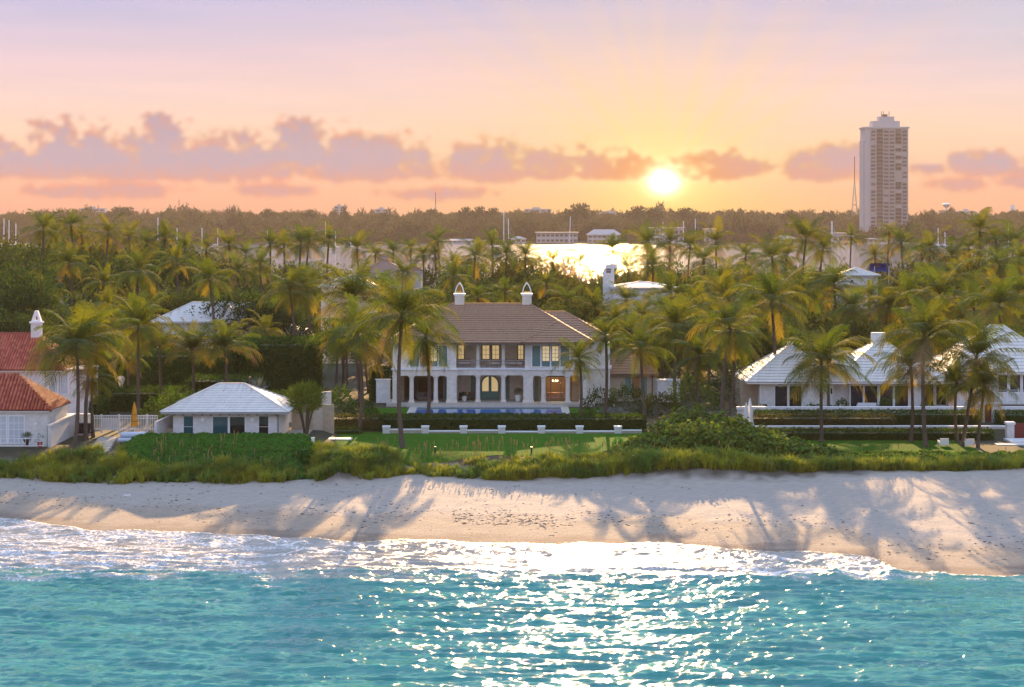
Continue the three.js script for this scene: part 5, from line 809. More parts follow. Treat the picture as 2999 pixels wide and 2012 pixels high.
  sg(1900, 0, 163, 3.2, 1.7, 2.6, 1500, L.grape, 'sunlit yellow sea grape bush at the right end of the lawn'); sg(1955, 0, 166, 2.6, 2.6, 2.4, 1300, L.grape, 'upright sea grape with yellow tips behind the yellow bush'); sg(2060, 0, 164, 3.6, 2.9, 2.8, 2000, L.grape, 'large sea grape bush below the twin leaning palms'); sg(2170, 0, 163.5, 3.6, 2.6, 2.8, 1900, L.grape, 'large sea grape bush below the closed white umbrellas'); sg(2280, 0, 163, 3.4, 2.1, 2.6, 1600, L.grape, 'sea grape bush left of the narrow lawn'); sg(2380, 0, 161.5, 3.0, 1.5, 2.2, 1200, L.grape, 'low sea grape bush at the left end of the narrow lawn'); sg(1835, 0, 161, 2.4, 0.9, 1.8, 800, L.grape, 'low yellow sea grape spreading over the lawn corner'); sg(2020, 0, 172, 3.4, 3.4, 2.8, 1700, L.grape, 'tall sea grape behind the bushes on the dune'); sg(2120, 0, 171, 3.4, 3.0, 2.8, 1500, L.grape, 'rounded sea grape left of the white umbrellas'); sg(2230, 0, 171.5, 2.4, 2.0, 2.2, 800, L.grape, 'small sea grape under the white umbrellas');
  { const rnd = mulberry(123), L_ = new Leaves(); for (let i = 0; i < 12000; i++) { const px = 2330 + 720 * rnd(), dd = lerp(157.8, 164.4, rnd() ** 0.8), x = XP(px, dd), y = gh(x, dd) + (0.25 + 0.4 * clamp(0.5 + fbm(x / 2.2, dd / 2, 3))) * (1 - 0.5 * rnd() * rnd()); L_.disc(V(x, y, -dd * K), V(0, 0.7, 0.5).add(dirOn(rnd).multiplyScalar(0.9)).normalize(), 0.09 + 0.08 * rnd(), rnd); } tag(mesh('dune_ground_cover', L_.build(), L.fresh), 'low leafy ground cover along the right hand dune', 'ground cover', null, 'stuff'); }
  // shrubs round the villa and behind
  const sh = (px, dd, rx, ry, n, mat, label, name = 'garden_shrub') => shrub(name, label, 'shrub', XP(px, dd), dd, rx, ry, rx * 0.8, n * 2, 0.24, mat);
  sh(1752, 192, 1.6, 2.7, 700, L.tree[1], 'glossy shrub at the right corner of the villa'); sh(1838, 194, 2.4, 2.9, 1200, L.hedge, 'rounded dark shrub before the tan annex'); sh(1795, 188, 1.7, 1.3, 500, L.silver, 'grey leaved shrub at the pool end'); sh(1715, 187.5, 1.2, 1.0, 350, L.fresh, 'small shrub round the palm foot at the pool end'); sh(1935, 190, 2.3, 2.5, 1000, L.tree[1], 'shrub beyond the tan annex'); sh(2030, 196, 2.8, 3.9, 1300, L.grape, 'tall leafy shrub among the leaning palm trunks'); sh(2160, 200, 3.0, 5.6, 1500, L.tree[0], 'tall dark shrub left of the white roofed house'); sh(2080, 206, 3.4, 6.5, 1500, L.tree[3], 'tall green shrub mass between the villa and the white roofed house'); sh(1985, 208, 3.0, 4.6, 1200, L.tree[1], 'shrub mass behind the pale garden wall');
  sh(1060, 190, 1.9, 1.8, 700, L.hedge, 'dark rounded shrub at the left end of the pool'); sh(1000, 192, 1.5, 3.0, 700, L.fresh, 'bright shrub among the palm trunks left of the villa'); sh(960, 196, 1.8, 2.2, 600, L.hedge, 'dark shrub under the palms left of the villa');
  sh(500, 184, 1.6, 3.6, 900, L.fresh, 'light green sea grape left of the cabana roof'); sh(560, 184.5, 1.7, 3.4, 900, L.fresh, 'light green sea grape behind the cabana roof'); sh(455, 185, 1.8, 2.6, 700, L.hedge, 'dark shrub left of the light green sea grapes'); sh(645, 188, 0.8, 3.2, 420, L.fresh, 'slim light green shrub above the cabana ridge'); sh(92, 178, 2.0, 2.6, 700, L.hedge, 'dark shrub between the two red roofed buildings'); sh(282, 183, 1.3, 1.1, 350, L.fresh, 'bright low shrub behind the white gate');
  sh(2238, 191.5, 0.9, 1.0, 240, L.tree[0], 'small shrub at the corner of the white roofed house'); sh(2385, 191, 1.6, 1.2, 450, L.hedge, 'dark low shrub by the glass doors of the white roofed house'); sh(2430, 191, 1.3, 1.0, 350, L.hedge, 'second dark low shrub by the glass doors of the white roofed house'); sh(2467, 191.5, 0.8, 1.7, 320, L.hedge, 'upright shrub at the recess of the white roofed house'); sh(2592, 191.5, 0.75, 1.7, 300, L.hedge, 'potted tree before the long glass doors'); sh(2716, 191, 0.8, 1.6, 300, L.hedge, 'shrub at the dark porch of the white roofed house'); sh(2770, 188.5, 2.0, 0.55, 350, L.fresh, 'low bright planting along the parapet end');
  // silver fan palm and needle tree
  { const rnd = mulberry(44), L_ = new Leaves(); for (let k = 0; k < 46; k++) { const a = rnd() * 6.28, e = rr(0.1, 1.4), dir = V(Math.cos(a) * Math.cos(e), Math.sin(e), Math.sin(a) * Math.cos(e)); L_.leaf(V(0, 0.2, 0), dir, V(-Math.sin(a), 0, Math.cos(a)).cross(dir), rr(1.5, 2.1), 0.09); L_.leaf(V(0, 0.2, 0), dir.clone().add(V(0.1, 0.05, 0)).normalize(), V(0, 1, 0.2), rr(1.3, 2.0), 0.09); } const s = mesh('silver_agave', L_.build(), L.silver); s.position.set(XP(760, 192), 6.2, ZP(191.5)); tag(s, 'spiky silver blue agave above the hedge behind the cabana', 'agave'); }
  { const x = XP(896, 172.5), t = thing('needle_tree', 'round feathery needle leaved tree with several stems right of the cabana', 'tree', [x, 3.9, ZP(172.5)]), g = []; for (let i = 0; i < 5; i++) { const a = i * 1.3; g.push(new THREE.TubeGeometry(new THREE.CatmullRomCurve3([V(0.1 * Math.cos(a), -0.3, 0.1 * Math.sin(a)), V(0.35 * Math.cos(a), 1.2, 0.3 * Math.sin(a)), V(0.8 * Math.cos(a), 2.9, 0.6 * Math.sin(a))]), 6, 0.1, 6)); } mesh('trunk', merge(g), M.limb, t); const rnd = mulberry(66), L_ = new Leaves(); for (let k = 0; k < 3600; k++) { const v = dirOn(rnd); const o = V(v.x * 1.75, v.y * 1.5, v.z * 1.75).multiplyScalar((0.55 + 0.45 * rnd()) * (1 + 0.18 * n3(v.x * 3, v.y * 3, v.z * 3))); L_.leaf(o, v.clone().add(V(0, 1.1, 0)).add(dirOn(rnd).multiplyScalar(0.35)).normalize(), dirOn(rnd), rr(0.35, 0.75), 0.05); } const c = mesh('crown', L_.build(), L.needle, t); c.position.y = 3.7; }
}

// ---------------------------------------------------------------- small things
{
  const fold = (name, label, x, y, z, h, mat, r = 0.24) => { const t = thing(name, label, 'umbrella', [x, y, z]); const pts = [[0.02, h], [0.07, h * 0.96], [r * 0.5, h * 0.86], [r * 0.85, h * 0.6], [r * 0.8, h * 0.45], [r * 1.1, h * 0.24], [r * 0.9, h * 0.22]].map(([a, b]) => new THREE.Vector2(a, b)); const g = new THREE.LatheGeometry(pts, 20), p = g.attributes.position; for (let i = 0; i < p.count; i++) { const a = Math.atan2(p.getZ(i), p.getX(i)), k = 1 + 0.22 * Math.sin(a * 8) * clamp((h - p.getY(i)) / h * 2); p.setX(i, p.getX(i) * k); p.setZ(i, p.getZ(i) * k); } g.computeVertexNormals(); mesh('canopy', g, mat, t); mesh('pole', new THREE.CylinderGeometry(0.03, 0.03, h * 0.98, 8).translate(0, h * 0.49, 0), M.trim, t); mesh('base', new THREE.CylinderGeometry(0.3, 0.34, 0.12, 14).translate(0, 0.06, 0), M.grey, t); return t; };
  fold('closed_umbrella', 'left of the two closed white umbrellas', XP(2186, 176.5), 3.45, ZP(176.5), 3.4, M.canvas, 0.3); fold('closed_umbrella', 'right, taller one of the two closed white umbrellas', XP(2197, 177), 3.5, ZP(177), 3.75, M.canvas, 0.34);
  const ou = fold('closed_umbrella', 'closed orange umbrella standing by the white gate', XP(394, 173.5), 4.0, ZP(173.5), 3.2, M.orange, 0.32); mesh('strap', new THREE.TorusGeometry(0.25, 0.035, 6, 14).rotateX(Math.PI / 2).translate(0, 1.9, 0), M.black, ou); mesh('strap', new THREE.TorusGeometry(0.28, 0.035, 6, 14).rotateX(Math.PI / 2).translate(0, 1.25, 0), M.black, ou);
  [[2763, 171.6, 'square backed white lawn chair left of the leaning palms'], [2838, 171.3, 'square backed white lawn chair between the leaning palms']].forEach(([px, d, lab]) => { const x = XP(px, d), c = thing('lawn_chair', lab, 'chair', [x, gh(x, d) + 0.05, ZP(d)], Math.PI, 'white chairs on the narrow lawn'); const b = box('backrest', [-0.44, 0.44, 0.2, 0.86, -0.42, -0.34], M.trim, c); b.rotation.x = -0.12; box('seat', [-0.42, 0.42, 0.3, 0.38, -0.36, 0.45], M.trim, c); for (const s of [-1, 1]) { box('armrest', [s * 0.46 - 0.05, s * 0.46 + 0.05, 0.5, 0.55, -0.36, 0.45], M.trim, c); for (const z of [-0.34, 0.38]) box('leg', [s * 0.44 - 0.04, s * 0.44 + 0.04, 0, 0.5, z, z + 0.07], M.trim, c); } });
  { const x = XP(1811, 168), o = shrub('balloon_bush', 'small round bright green bush standing on the lawn', 'shrub', x, 168, 0.55, 0.85, 0.5, 420, 0.16, leafMat(0.03, 0.24, 0.03, 0.4)); }
  [[1275, 163.5], [1557, 163.2]].forEach(([px, d], i) => { const x = XP(px, d), t = thing('path_light', ['short black path light in the grass left of the lawn centre', 'short black path light in the grass right of the lawn centre'][i], 'lamp', [x, gh(x, d), ZP(d)], 0, 'path lights along the dune'); mesh('post', new THREE.CylinderGeometry(0.08, 0.08, 0.55, 8).translate(0, 0.27, 0), M.black, t); mesh('cap', new THREE.CylinderGeometry(0.11, 0.11, 0.07, 8).translate(0, 0.58, 0), M.black, t); });
  { const x = XP(980, 173), b = thing('white_slab', 'white slab lying at the left end of the lawn', 'slab', [x, gh(x, 173) + 0.05, ZP(173)]); box('board', [-1.7, 0.55, 0, 0.12, -0.5, 0.7], M.trim, b); box('board', [0.6, 1.8, 0, 0.12, -0.5, 0.7], M.trim, b); const p = thing('white_post', 'short white post at the corner of the vine bank', 'post', [XP(917, 164), gh(XP(917, 164), 164), ZP(164)]); mesh('shaft', new THREE.CylinderGeometry(0.17, 0.17, 1.1, 12).translate(0, 0.5, 0), M.trim, p); mesh('cap', new THREE.CylinderGeometry(0.2, 0.2, 0.06, 12).translate(0, 1.08, 0), M.trim, p); }
  // picket fence and gate left of the cabana
  { const d = 176, y = 3.95, part = (px0, px1, name, label) => { const a = XP(px0, d), b = XP(px1, d), f = thing(name, label, name.includes('gate') ? 'gate' : 'fence', [a, y, ZP(d)]); const n = Math.round((b - a) / 0.17); for (let i = 0; i <= n; i++) box('picket', [lerp(0, b - a, i / n) - 0.03, lerp(0, b - a, i / n) + 0.03, 0, 1.55, -0.03, 0.03], M.trim, f); box('rail', [0, b - a, 1.5, 1.6, -0.05, 0.05], M.trim, f); box('rail', [0, b - a, 0.1, 0.2, -0.05, 0.05], M.trim, f); box('rail', [0, b - a, 1.25, 1.31, -0.045, 0.045], M.trim, f); box('post', [-0.1, 0.06, -0.2, 1.7, -0.08, 0.08], M.trim, f); return f; }; part(268, 296, 'picket_fence', 'short white picket fence left of the solid gate'); const g = part(298, 348, 'picket_gate', 'white gate with solid lower panel between picket fences'); box('panel', [0.1, 1.7, 0.2, 1.25, -0.02, 0.02], M.white, g); part(350, 430, 'picket_fence', 'long white picket fence behind the orange umbrella'); part(432, 462, 'picket_fence', 'white picket fence end beside the cabana wing wall'); }
  [[238, 175, 'left dark wheeled bin beside the white wall'], [256, 174.8, 'right dark wheeled bin beside the palm trunk']].forEach(([px, d, lab]) => { const b = thing('wheeled_bin', lab, 'bin', [XP(px, d), 3.75, ZP(d)], 0, 'dark bins'); const g = new THREE.CylinderGeometry(0.48, 0.38, 1.0, 4).rotateY(Math.PI / 4).translate(0, 0.55, 0); mesh('body', g, M.black, b); box('lid', [-0.36, 0.36, 1.05, 1.12, -0.38, 0.38], M.black, b); for (const s of [-1, 1]) mesh('wheel', new THREE.CylinderGeometry(0.1, 0.1, 0.06, 10).rotateZ(1.57).translate(s * 0.3, 0.1, -0.3), M.black, b); });
  { const paving = new THREE.Group(); paving.name = 'stepping_path'; scene.add(paving); tag(paving, 'pale square paving slabs leading to the white gate', 'path', null, 'structure'); for (let i = 0; i < 6; i++) for (let k = 0; k < 2; k++) { const d = 163.8 + i * 1.9, x = XP(302 + k * 27 - (5 - i) * 5, d); const s = box('paver', [-0.44, 0.44, -0.1, 0.05, -0.98, 0.98], M.stone, paving); s.position.set(x, gh(x, d) + 0.12, ZP(d)); } }
  // stacked pool floats
  [[385, 170.5, 0.15, 'pale blue pool float at the bottom of the pile'], [392, 170.7, 0.62, 'pale blue pool float on top of the pile'], [405, 173, 0.2, 'pale blue cushion pile against the white fence']].forEach(([px, d, dy, lab]) => { const f = thing('pool_float', lab, 'pool float', [XP(px, d), gh(XP(px, d), d) + dy, ZP(d)], 0.12); for (let i = 0; i < 3; i++) { const g = new THREE.CapsuleGeometry(0.24, 2.2, 4, 10).rotateZ(1.57).translate(0, 0.2, (i - 1) * 0.42); mesh('tube', g, M.paleBlue, f); } });
  // topiary urn, balcony rail and red flower pot before the cottage
  { const x = XP(76, 166), u = thing('urn', 'black urn with clipped bush before the cottage wall', 'urn', [x, 3.7, ZP(166.4)]); mesh('pot', new THREE.LatheGeometry([[0, 0], [0.28, 0], [0.12, 0.14], [0.34, 0.5], [0.4, 0.62], [0, 0.6]].map(([a, b]) => new THREE.Vector2(a, b)), 14), M.black, u); const c = mesh('clipped_bush', crownVariants[2], L.hedge, u); c.position.y = 0.95; c.scale.set(0.62, 0.5, 0.6);
    const r = thing('white_railing', 'low white iron railing before the cottage', 'railing', [XP(0, 166), 3.6, ZP(165.8)]); const L0 = -2, L1 = XP(130, 166) - XP(0, 166); box('rail', [L0, L1, 0.85, 0.9, -0.03, 0.03], M.trim, r); box('rail', [L0, L1, 0.15, 0.2, -0.03, 0.03], M.trim, r); for (let a = L0; a < L1; a += 0.35) box('baluster', [a, a + 0.03, 0.2, 0.85, -0.015, 0.015], M.trim, r);
    const p = thing('flower_pot', 'red pot with a sparse plant at the cottage corner', 'flower pot', [XP(117, 166), 3.6, ZP(166)]); mesh('pot', new THREE.CylinderGeometry(0.26, 0.18, 0.5, 10).translate(0, 0.25, 0), std({ color: rgb(0.4, 0.04, 0.03), roughness: 0.6 }), p); mesh('plant', shrubGeo(8, 0.35, 0.8, 0.35, 60, 0.14, false), L.tree[2], p).position.y = 0.5; }
  // draped white figure above the hedge
  { const s = thing('garden_statue', 'headless white draped statue standing in the hedge', 'statue', [XP(355, 201), 5.75, ZP(201)]), g = new THREE.LatheGeometry([[0.18, 0], [0.26, 0.6], [0.34, 1.0], [0.46, 1.5], [0.52, 1.85], [0.4, 2.15], [0.16, 2.28], [0.1, 2.3], [0, 2.3]].map(([a, b]) => new THREE.Vector2(a, b)), 18), p = g.attributes.position; for (let i = 0; i < p.count; i++) { const a = Math.atan2(p.getZ(i), p.getX(i)), k = 1 + 0.09 * Math.sin(a * 7 + p.getY(i) * 2); p.setX(i, p.getX(i) * k * 1.1); p.setZ(i, p.getZ(i) * k * 0.75); } g.computeVertexNormals(); g.scale(0.78, 0.66, 0.78); mesh('drapery', g, M.white, s); box('plinth', [-0.3, 0.3, -1.8, 0, -0.3, 0.3], M.stone, s); }
  chair('garden_sofa', 'long pale sofa behind the parapet of the white roofed house', 'sofa', [XP(2538, 192), 4.2, ZP(192)], Math.PI, M.canvas, M.canvas, 2.1);
  { const x = XP(372, 152), d = thing('driftwood', 'small white piece of litter on the sand below the vine bank', 'litter', [x, gh(x, 152) + 0.05, ZP(152)], 0.3); box('piece', [-0.3, 0.35, -0.04, 0.05, -0.07, 0.07], M.trim, d); }
}

// ---------------------------------------------------------------- palms: [crown x, crown y, foot x, depth, frond reach, label]
{
  const own = [
    [224, 1012, 218, 166.5, 132, 'large leaning fronded palm at the left end of the dune, before the red roofs'], [272, 990, 252, 172.5, 112, 'palm just behind the large left palm, tall crown'], [270, 1108, 274, 175, 66, 'short palm with drooping withered fronds beside the white gate'],
    [403, 960, 406, 190, 96, 'palm with grey ringed trunk above the draped statue'], [470, 1010, 474, 196, 70, 'small palm left of the two young palms over the hedge'], [566, 1028, 564, 192, 84, 'left young palm fanning over the light green shrubs'], [658, 1022, 660, 192, 82, 'right young palm fanning over the cabana roof'],
    [372, 1050, 372, 200, 60, 'thin palm behind the draped statue'], [1048, 985, 1052, 180, 112, 'palm with wide crown left of the villa, foot at the hedge end'], [1035, 880, 1058, 205, 118, 'tall plumed palm rising behind the wide crown left of the villa'], [1178, 925, 1180, 167, 128, 'big palm standing alone on the lawn edge'],
    [1248, 985, 1251, 184.5, 88, 'palm with hanging brown boots before the villa left wing'], [850, 850, 862, 228, 80, 'left of the two tall palms over the tall hedge'], [900, 848, 903, 232, 82, 'right of the two tall palms over the tall hedge'], [776, 970, 778, 226, 62, 'short palm with limp fronds before the pale metal roofed house'],
    [613, 818, 622, 240, 66, 'slim palm crossing in front of the pale metal roof'], [1697, 1050, 1697, 186.5, 62, 'short palm at the right end of the pool with hanging fronds'], [1774, 985, 1771, 186, 58, 'slim palm beside the right corner of the villa'], [1876, 1020, 1889, 181, 82, 'slender palm with drooping crown at the right end of the pool hedge'],
    [1978, 955, 1978, 203, 96, 'palm behind the pale garden wall'], [2138, 960, 2119, 176, 100, 'left of the twin leaning palms on the sea grape dune'], [2152, 1000, 2131, 186, 80, 'right of the twin leaning palms on the sea grape dune'], [2046, 1040, 2046, 190, 72, 'palm with pale trunk among the shrubs left of the twin palms'], [2258, 885, 2263, 200, 108, 'tall palm standing before the left white hip roof'],
    [2404, 1062, 2407, 174.5, 118, 'spreading palm on the narrow lawn before the glass doors'], [2424, 1040, 2427, 195, 74, 'palm against the wall behind the spreading palm'], [2668, 1075, 2668, 175, 108, 'dark trunked palm right of centre on the narrow lawn'], [2706, 985, 2712, 171, 122, 'grey trunked tall palm on the narrow lawn'],
    [2862, 1050, 2818, 171.5, 128, 'strongly leaning palm by the right white lawn chair'], [2880, 1130, 2864, 170.5, 92, 'shorter leaning palm at the right end of the lawn'], [2800, 1120, 2806, 174, 72, 'small palm behind the leaning palms'], [2926, 895, 2926, 212, 100, 'tall palm before the far right white roof'],
    [2005, 985, 1994, 207, 84, 'second palm behind the pale garden wall'], [318, 682, 314, 330, 46, 'royal palm standing clear above the left tree belt'],
  ];
  for (const [hx, hy, bx, d, r, lab] of own) palm(hx, hy, bx, d, r, lab, 'palms in the front gardens', { boots: lab.includes('boots'), dry: lab.includes('withered') ? 0.9 : undefined, low: lab.includes('young') ? 4.6 : lab.includes('plumed') ? 5.6 : lab.includes('hanging') || lab.includes('drooping') ? 8 : 7 });
  const order = (list, fmt, group, opt) => { list.sort((a, b) => a[0] - b[0]); list.forEach((p, i) => palm(p[0], p[1], null, p[2], p[3], fmt(i + 1, list.length), group, { ...opt, ...(p[4] ?? {}) })); };
  order([[987, 1000, 212, 52], [1003, 985, 216, 56], [1012, 1005, 210, 50], [1075, 1000, 214, 56], [1092, 985, 222, 60], [1112, 1010, 208, 50], [1142, 985, 214, 56]], (i) => ORD(i) + ' thin trunked palm from the left in the grove beside the villa', 'palm grove left of the villa', {});
  order([[130, 672, 340, 46], [165, 680, 350, 42], [209, 662, 338, 48], [240, 690, 345, 40], [377, 695, 345, 44], [430, 715, 335, 44], [483, 698, 340, 42], [544, 728, 335, 46], [605, 735, 350, 40], [671, 718, 360, 44], [720, 745, 360, 38], [791, 716, 365, 42], [832, 722, 372, 38], [881, 714, 360, 46], [905, 706, 365, 48], [964, 704, 372, 42], [1046, 728, 375, 44], [1100, 745, 390, 34], [1152, 738, 388, 38], [1203, 730, 395, 34], [1240, 745, 380, 30], [1282, 704, 398, 36], [1275, 748, 385, 40], [1330, 770, 370, 38], [1392, 752, 330, 50], [1443, 722, 375, 54], [1484, 748, 370, 44], [1540, 752, 360, 46]], (i, n) => ORD(i) + ' palm from the left in the back row left of the sun', 'back row of palms, left half', {});
  order([[1620, 765, 365, 40], [1700, 770, 350, 46], [1796, 730, 372, 48], [1838, 790, 320, 56], [1897, 712, 378, 52], [1913, 785, 318, 58], [1963, 712, 372, 48], [2022, 722, 372, 46], [2061, 762, 330, 56], [2096, 708, 365, 52], [2185, 750, 360, 44], [2262, 758, 320, 64], [2305, 752, 340, 46], [2361, 700, 345, 66], [2410, 730, 350, 46], [2493, 694, 392, 32, { r: 0.2 }], [2562, 752, 388, 38], [2603, 678, 380, 30], [2641, 714, 372, 50], [2700, 742, 352, 44], [2724, 728, 345, 54], [2790, 748, 340, 48], [2837, 728, 345, 46], [2868, 676, 340, 56], [2915, 706, 335, 48], [2965, 712, 325, 56], [2990, 760, 300, 60]], (i) => ORD(i) + ' palm from the left in the back row right of the sun', 'back row of palms, right half', {});
  order([[137, 850, 262, 62], [205, 772, 268, 66], [301, 830, 262, 56], [320, 900, 240, 60], [407, 795, 262, 74], [520, 770, 285, 56], [700, 790, 290, 56], [760, 775, 300, 52], [1120, 845, 262, 58], [1180, 800, 290, 54], [1330, 810, 285, 56], [1400, 870, 255, 48], [1480, 855, 258, 46], [1600, 830, 275, 44], [1660, 880, 250, 50]], (i) => ORD(i) + ' palm from the left in the middle belt left of the sun', 'middle belt of palms, left half', {});
  order([[1740, 900, 245, 56], [1800, 940, 222, 60], [1845, 985, 212, 62], [1920, 975, 215, 66], [1945, 905, 236, 66], [2010, 935, 226, 66], [2075, 960, 218, 70], [2095, 850, 256, 64], [2200, 900, 232, 70], [2225, 960, 216, 62], [1835, 880, 250, 62], [1880, 930, 232, 64], [1966, 860, 246, 76], [2040, 900, 238, 72], [2122, 815, 268, 72], [2133, 880, 242, 84], [2190, 830, 270, 60], [2290, 870, 250, 62], [2360, 850, 248, 76], [2444, 838, 240, 90], [2500, 905, 226, 72], [2545, 870, 245, 62], [2600, 900, 238, 70], [2660, 880, 236, 84], [2755, 870, 226, 104], [2800, 810, 262, 78], [2850, 900, 228, 78], [2927, 780, 270, 76], [2985, 860, 238, 84]], (i) => ORD(i) + ' palm from the left in the middle belt right of the sun', 'middle belt of palms, right half', {});
}

// ---------------------------------------------------------------- broadleaf trees
{
  const big = [[30, 760, 245, 8.5, 0], [85, 800, 238, 6.5, 2], [20, 900, 222, 6, 2], [110, 905, 225, 4.5, 1], [-40, 820, 232, 7, 0], [700, 830, 250, 7.5, 2], [650, 860, 258, 6, 0], [760, 845, 246, 6.5, 0], [560, 830, 262, 6, 2], [830, 870, 245, 5, 2], [500, 850, 258, 5.5, 1], [1010, 900, 232, 5, 1], [1290, 862, 246, 6.5, 3], [1240, 880, 238, 5, 1], [1400, 900, 236, 5.5, 3], [1470, 905, 234, 4.5, 3], [1620, 880, 240, 6, 1], [1700, 860, 246, 7, 3], [1780, 905, 232, 5, 1], [1560, 800, 290, 7, 1], [1660, 800, 286, 7.5, 3], [2420, 940, 224, 5, 0], [2520, 930, 226, 5, 1], [2640, 930, 228, 5.5, 0], [2740, 950, 222, 5, 1], [2830, 920, 226, 5.5, 0], [2960, 930, 222, 5.5, 1], [2180, 960, 216, 5, 0], [2300, 960, 218, 5, 1], [1930, 950, 218, 4.5, 1], [1830, 945, 222, 4.5, 3]].sort((a, b) => a[0] - b[0]);
  big.forEach(([px, py, d, r, m], i) => tree(XP(px, d), d, YP(py, d), r, i, L.tree[m], ORD(i + 1) + ' leafy garden tree from the left behind the front houses', 'leafy trees behind the houses', 'broadleaf_tree', 1, fineCrowns));
  const keep = [[430, 880, 226, 262], [915, 1115, 248, 275], [1040, 1250, 360, 392], [1760, 2000, 280, 306], [2440, 2600, 333, 360], [2540, 2630, 375, 398]], fill = [];
  for (let row = 0, d = 228; d < 408; d += row < 6 ? 10 : 13, row++) { const half = d * 0.32; for (let x = -half; x < half; x += rr(8, 13)) { const dd = d + rr(-4, 4), px = CX + x * F5 / dd; if (keep.some(([a, b, c, e]) => px > a - 25 && px < b + 25 && dd > c - 6 && dd < e + 5) || (px > 1120 && px < 1810 && dd < 232)) continue; fill.push([px, x, dd]); } }
  fill.sort((a, b) => a[0] - b[0]);
  fill.forEach(([px, x, d], i) => { let top = keyed([[225, 10.6], [260, 12.0], [320, 13.6], [405, 15.2 + 1.4 * win(px, 1350, 1750, 120)]], d) + rr(-1.8, 1.0); const leftTall = smooth(720, 450, px) * smooth(270, 320, d) * 4.0, rightTall = smooth(2560, 2760, px) * smooth(270, 320, d) * 2.6; top += leftTall * 1.6 + rightTall; for (const [a, b, c, e, lim] of [[430, 900, 190, 232, 8.2], [900, 1260, 225, 372, 11.2], [1750, 2010, 225, 292, 10.3], [2430, 2640, 225, 345, 10.2]]) if (px > a && px < b && d > c && d < e) top = Math.min(top, lim); tree(x, d, top, rr(4.8, 7.4), i, L.tree[(R() * 4) | 0], 'rounded green tree in the closed canopy between the houses and the lagoon', 'canopy trees before the lagoon', 'canopy_tree', 0.95); });
}

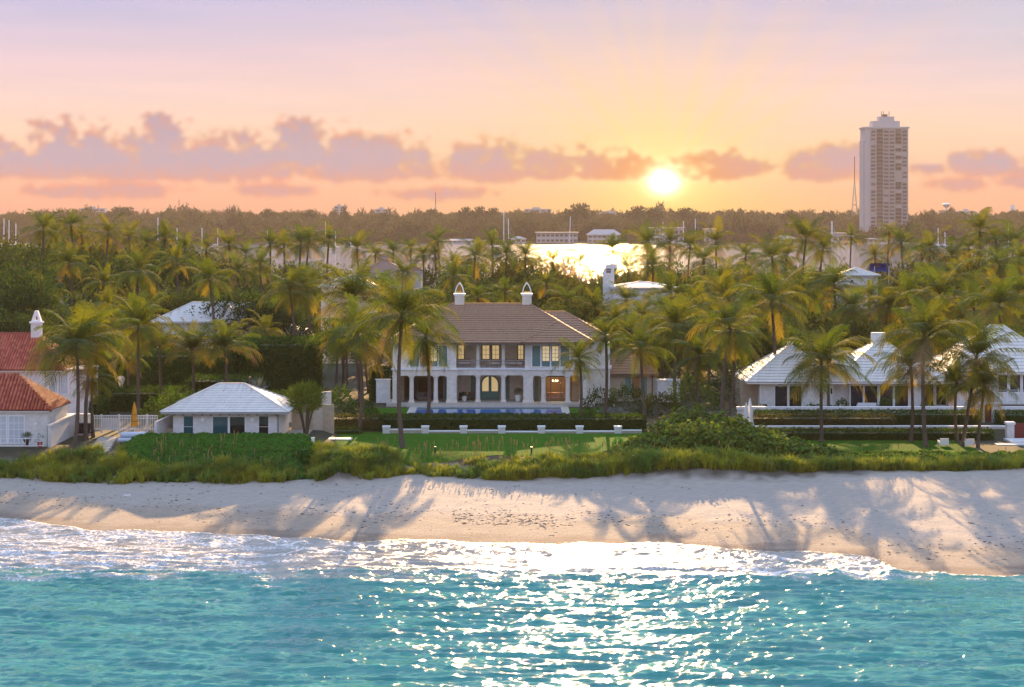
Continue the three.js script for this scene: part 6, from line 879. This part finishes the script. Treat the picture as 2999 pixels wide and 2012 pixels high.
// ---------------------------------------------------------------- dune grass
{
  const tuft = (seed, n, h, lean) => { const rnd = mulberry(seed), P = []; for (let i = 0; i < n; i++) { const a = rnd() * 6.28, r0 = 0.16 * Math.sqrt(rnd()), b = V(Math.cos(a) * r0, -0.05, Math.sin(a) * r0), k = lean * (0.4 + rnd()), hh = h * (0.55 + 0.55 * rnd()), w = 0.018 + 0.012 * rnd(), out = V(Math.cos(a + rr(-0.6, 0.6)), 0, Math.sin(a)), s = V(-out.z, 0, out.x).multiplyScalar(w); const m = b.clone().add(V(out.x * k * 0.35 * hh, hh * 0.62, out.z * k * 0.35 * hh)), t = b.clone().add(V(out.x * k * hh, hh * (1 - 0.25 * k), out.z * k * hh)); for (const v of [b.clone().sub(s), b.clone().add(s), m.clone().add(s), b.clone().sub(s), m.clone().add(s), m.clone().sub(s), m.clone().sub(s), m.clone().add(s), t]) P.push(v.x, v.y, v.z); } const g = new THREE.BufferGeometry(); g.setAttribute('position', new THREE.Float32BufferAttribute(P, 3)); g.computeVertexNormals(); return g; };
  const gs = [tuft(1, 30, 1.05, 0.7), tuft(2, 28, 1.35, 0.5), tuft(3, 34, 0.85, 0.9)], lists = [[], [], []], q = new THREE.Quaternion();
  const tint = [[0.5, 0.8, 0.9], [0.6, 0.85, 0.7], [1, 1, 0.9], [1.15, 1.2, 0.7], [1.35, 1.25, 0.8]];
  for (let i = 0; i < 26000; i++) {
    const px = rr(-60, 3060), tt = R(), d = 156.5 + tt * 8.5, x = XP(px, d), t = toe(x), depth = d - t; if (depth < rr(-0.3, 1.2)) continue;
    const back = keyed([[0, 163.5], [200, 164], [340, 164.5], [380, 160], [600, 159.5], [900, 159], [925, 164.4], [1000, 163.2], [1160, 162.4], [1260, 160.8], [1600, 160.6], [1780, 160.6], [2000, 159.6], [2300, 158.8], [2500, 158.6], [3060, 159]], px); if (d > back + rr(-1.2, 0.4)) continue;
    if (px > 300 && px < 345 && d > 161) continue;
    const den = 0.5 + fbm(x / 3.2, d / 2.2, 3) * 1.4; if (R() > den + 0.35) continue;
    const s = rr(0.55, 1.15) * (0.7 + 0.4 * clamp(den)) * (px > 1180 && px < 1800 ? lerp(1, 0.6, smooth(157.5, 160, d)) : 1), m = new THREE.Matrix4().compose(V(x, gh(x, d), -d * K), q.setFromAxisAngle(V(0, 1, 0), R() * 6.28).clone(), V(s * rr(0.9, 1.3), s, s));
    const pick = fbm(x / 5 + 40, d / 4, 2), c = tint[clamp(Math.floor((pick * 0.9 + 0.5) * 5 + rr(-0.8, 0.8)), 0, 4)];
    lists[(R() * 3) | 0].push([m, c]);
  }
  lists.forEach((l, i) => { const im = new THREE.InstancedMesh(gs[i], L.grass, l.length); l.forEach(([m, c], k) => { im.setMatrixAt(k, m); im.setColorAt(k, rgb(...c)); }); im.name = ['dune_grass', 'sea_oats_grass', 'trailing_grass'][i]; scene.add(im); tag(im, ['tufted yellow green grass covering the dune', 'taller arching grass blades on the dune', 'low spreading grass along the dune'][i], 'grass', null, 'stuff'); });
  // seed stalks against the lawn
  const stalk = (() => { const g = new Geo().bar(V(0, 0, 0), V(0.12, 1.3, 0), 0.018).bar(V(0.12, 1.3, 0), V(0.2, 1.72, 0), 0.07, 0.05); return g.build(); })(), sm = leafMat(0.42, 0.30, 0.12, 0.4), im = new THREE.InstancedMesh(stalk, sm, 220), m = new THREE.Matrix4();
  for (let i = 0; i < 220; i++) { const px = i < 110 ? rr(1100, 1780) : i < 150 ? rr(450, 700) : rr(60, 3000), d = i < 110 ? rr(160.5, 163) : rr(158.5, 162), x = XP(px, d), s = rr(0.6, 1.05); im.setMatrixAt(i, m.compose(V(x, gh(x, d), -d * K), q.setFromEuler(new THREE.Euler(rr(-0.15, 0.15), R() * 6.28, rr(-0.15, 0.15))), V(s, s, s))); }
  im.name = 'seed_stalk_grass'; scene.add(im); tag(im, 'dry golden seed stalks standing above the dune grass', 'grass', null, 'stuff');
}

scene.traverse((o) => { if (o.isMesh) { o.castShadow = true; o.receiveShadow = true; } });
renderer.render(scene, camera);
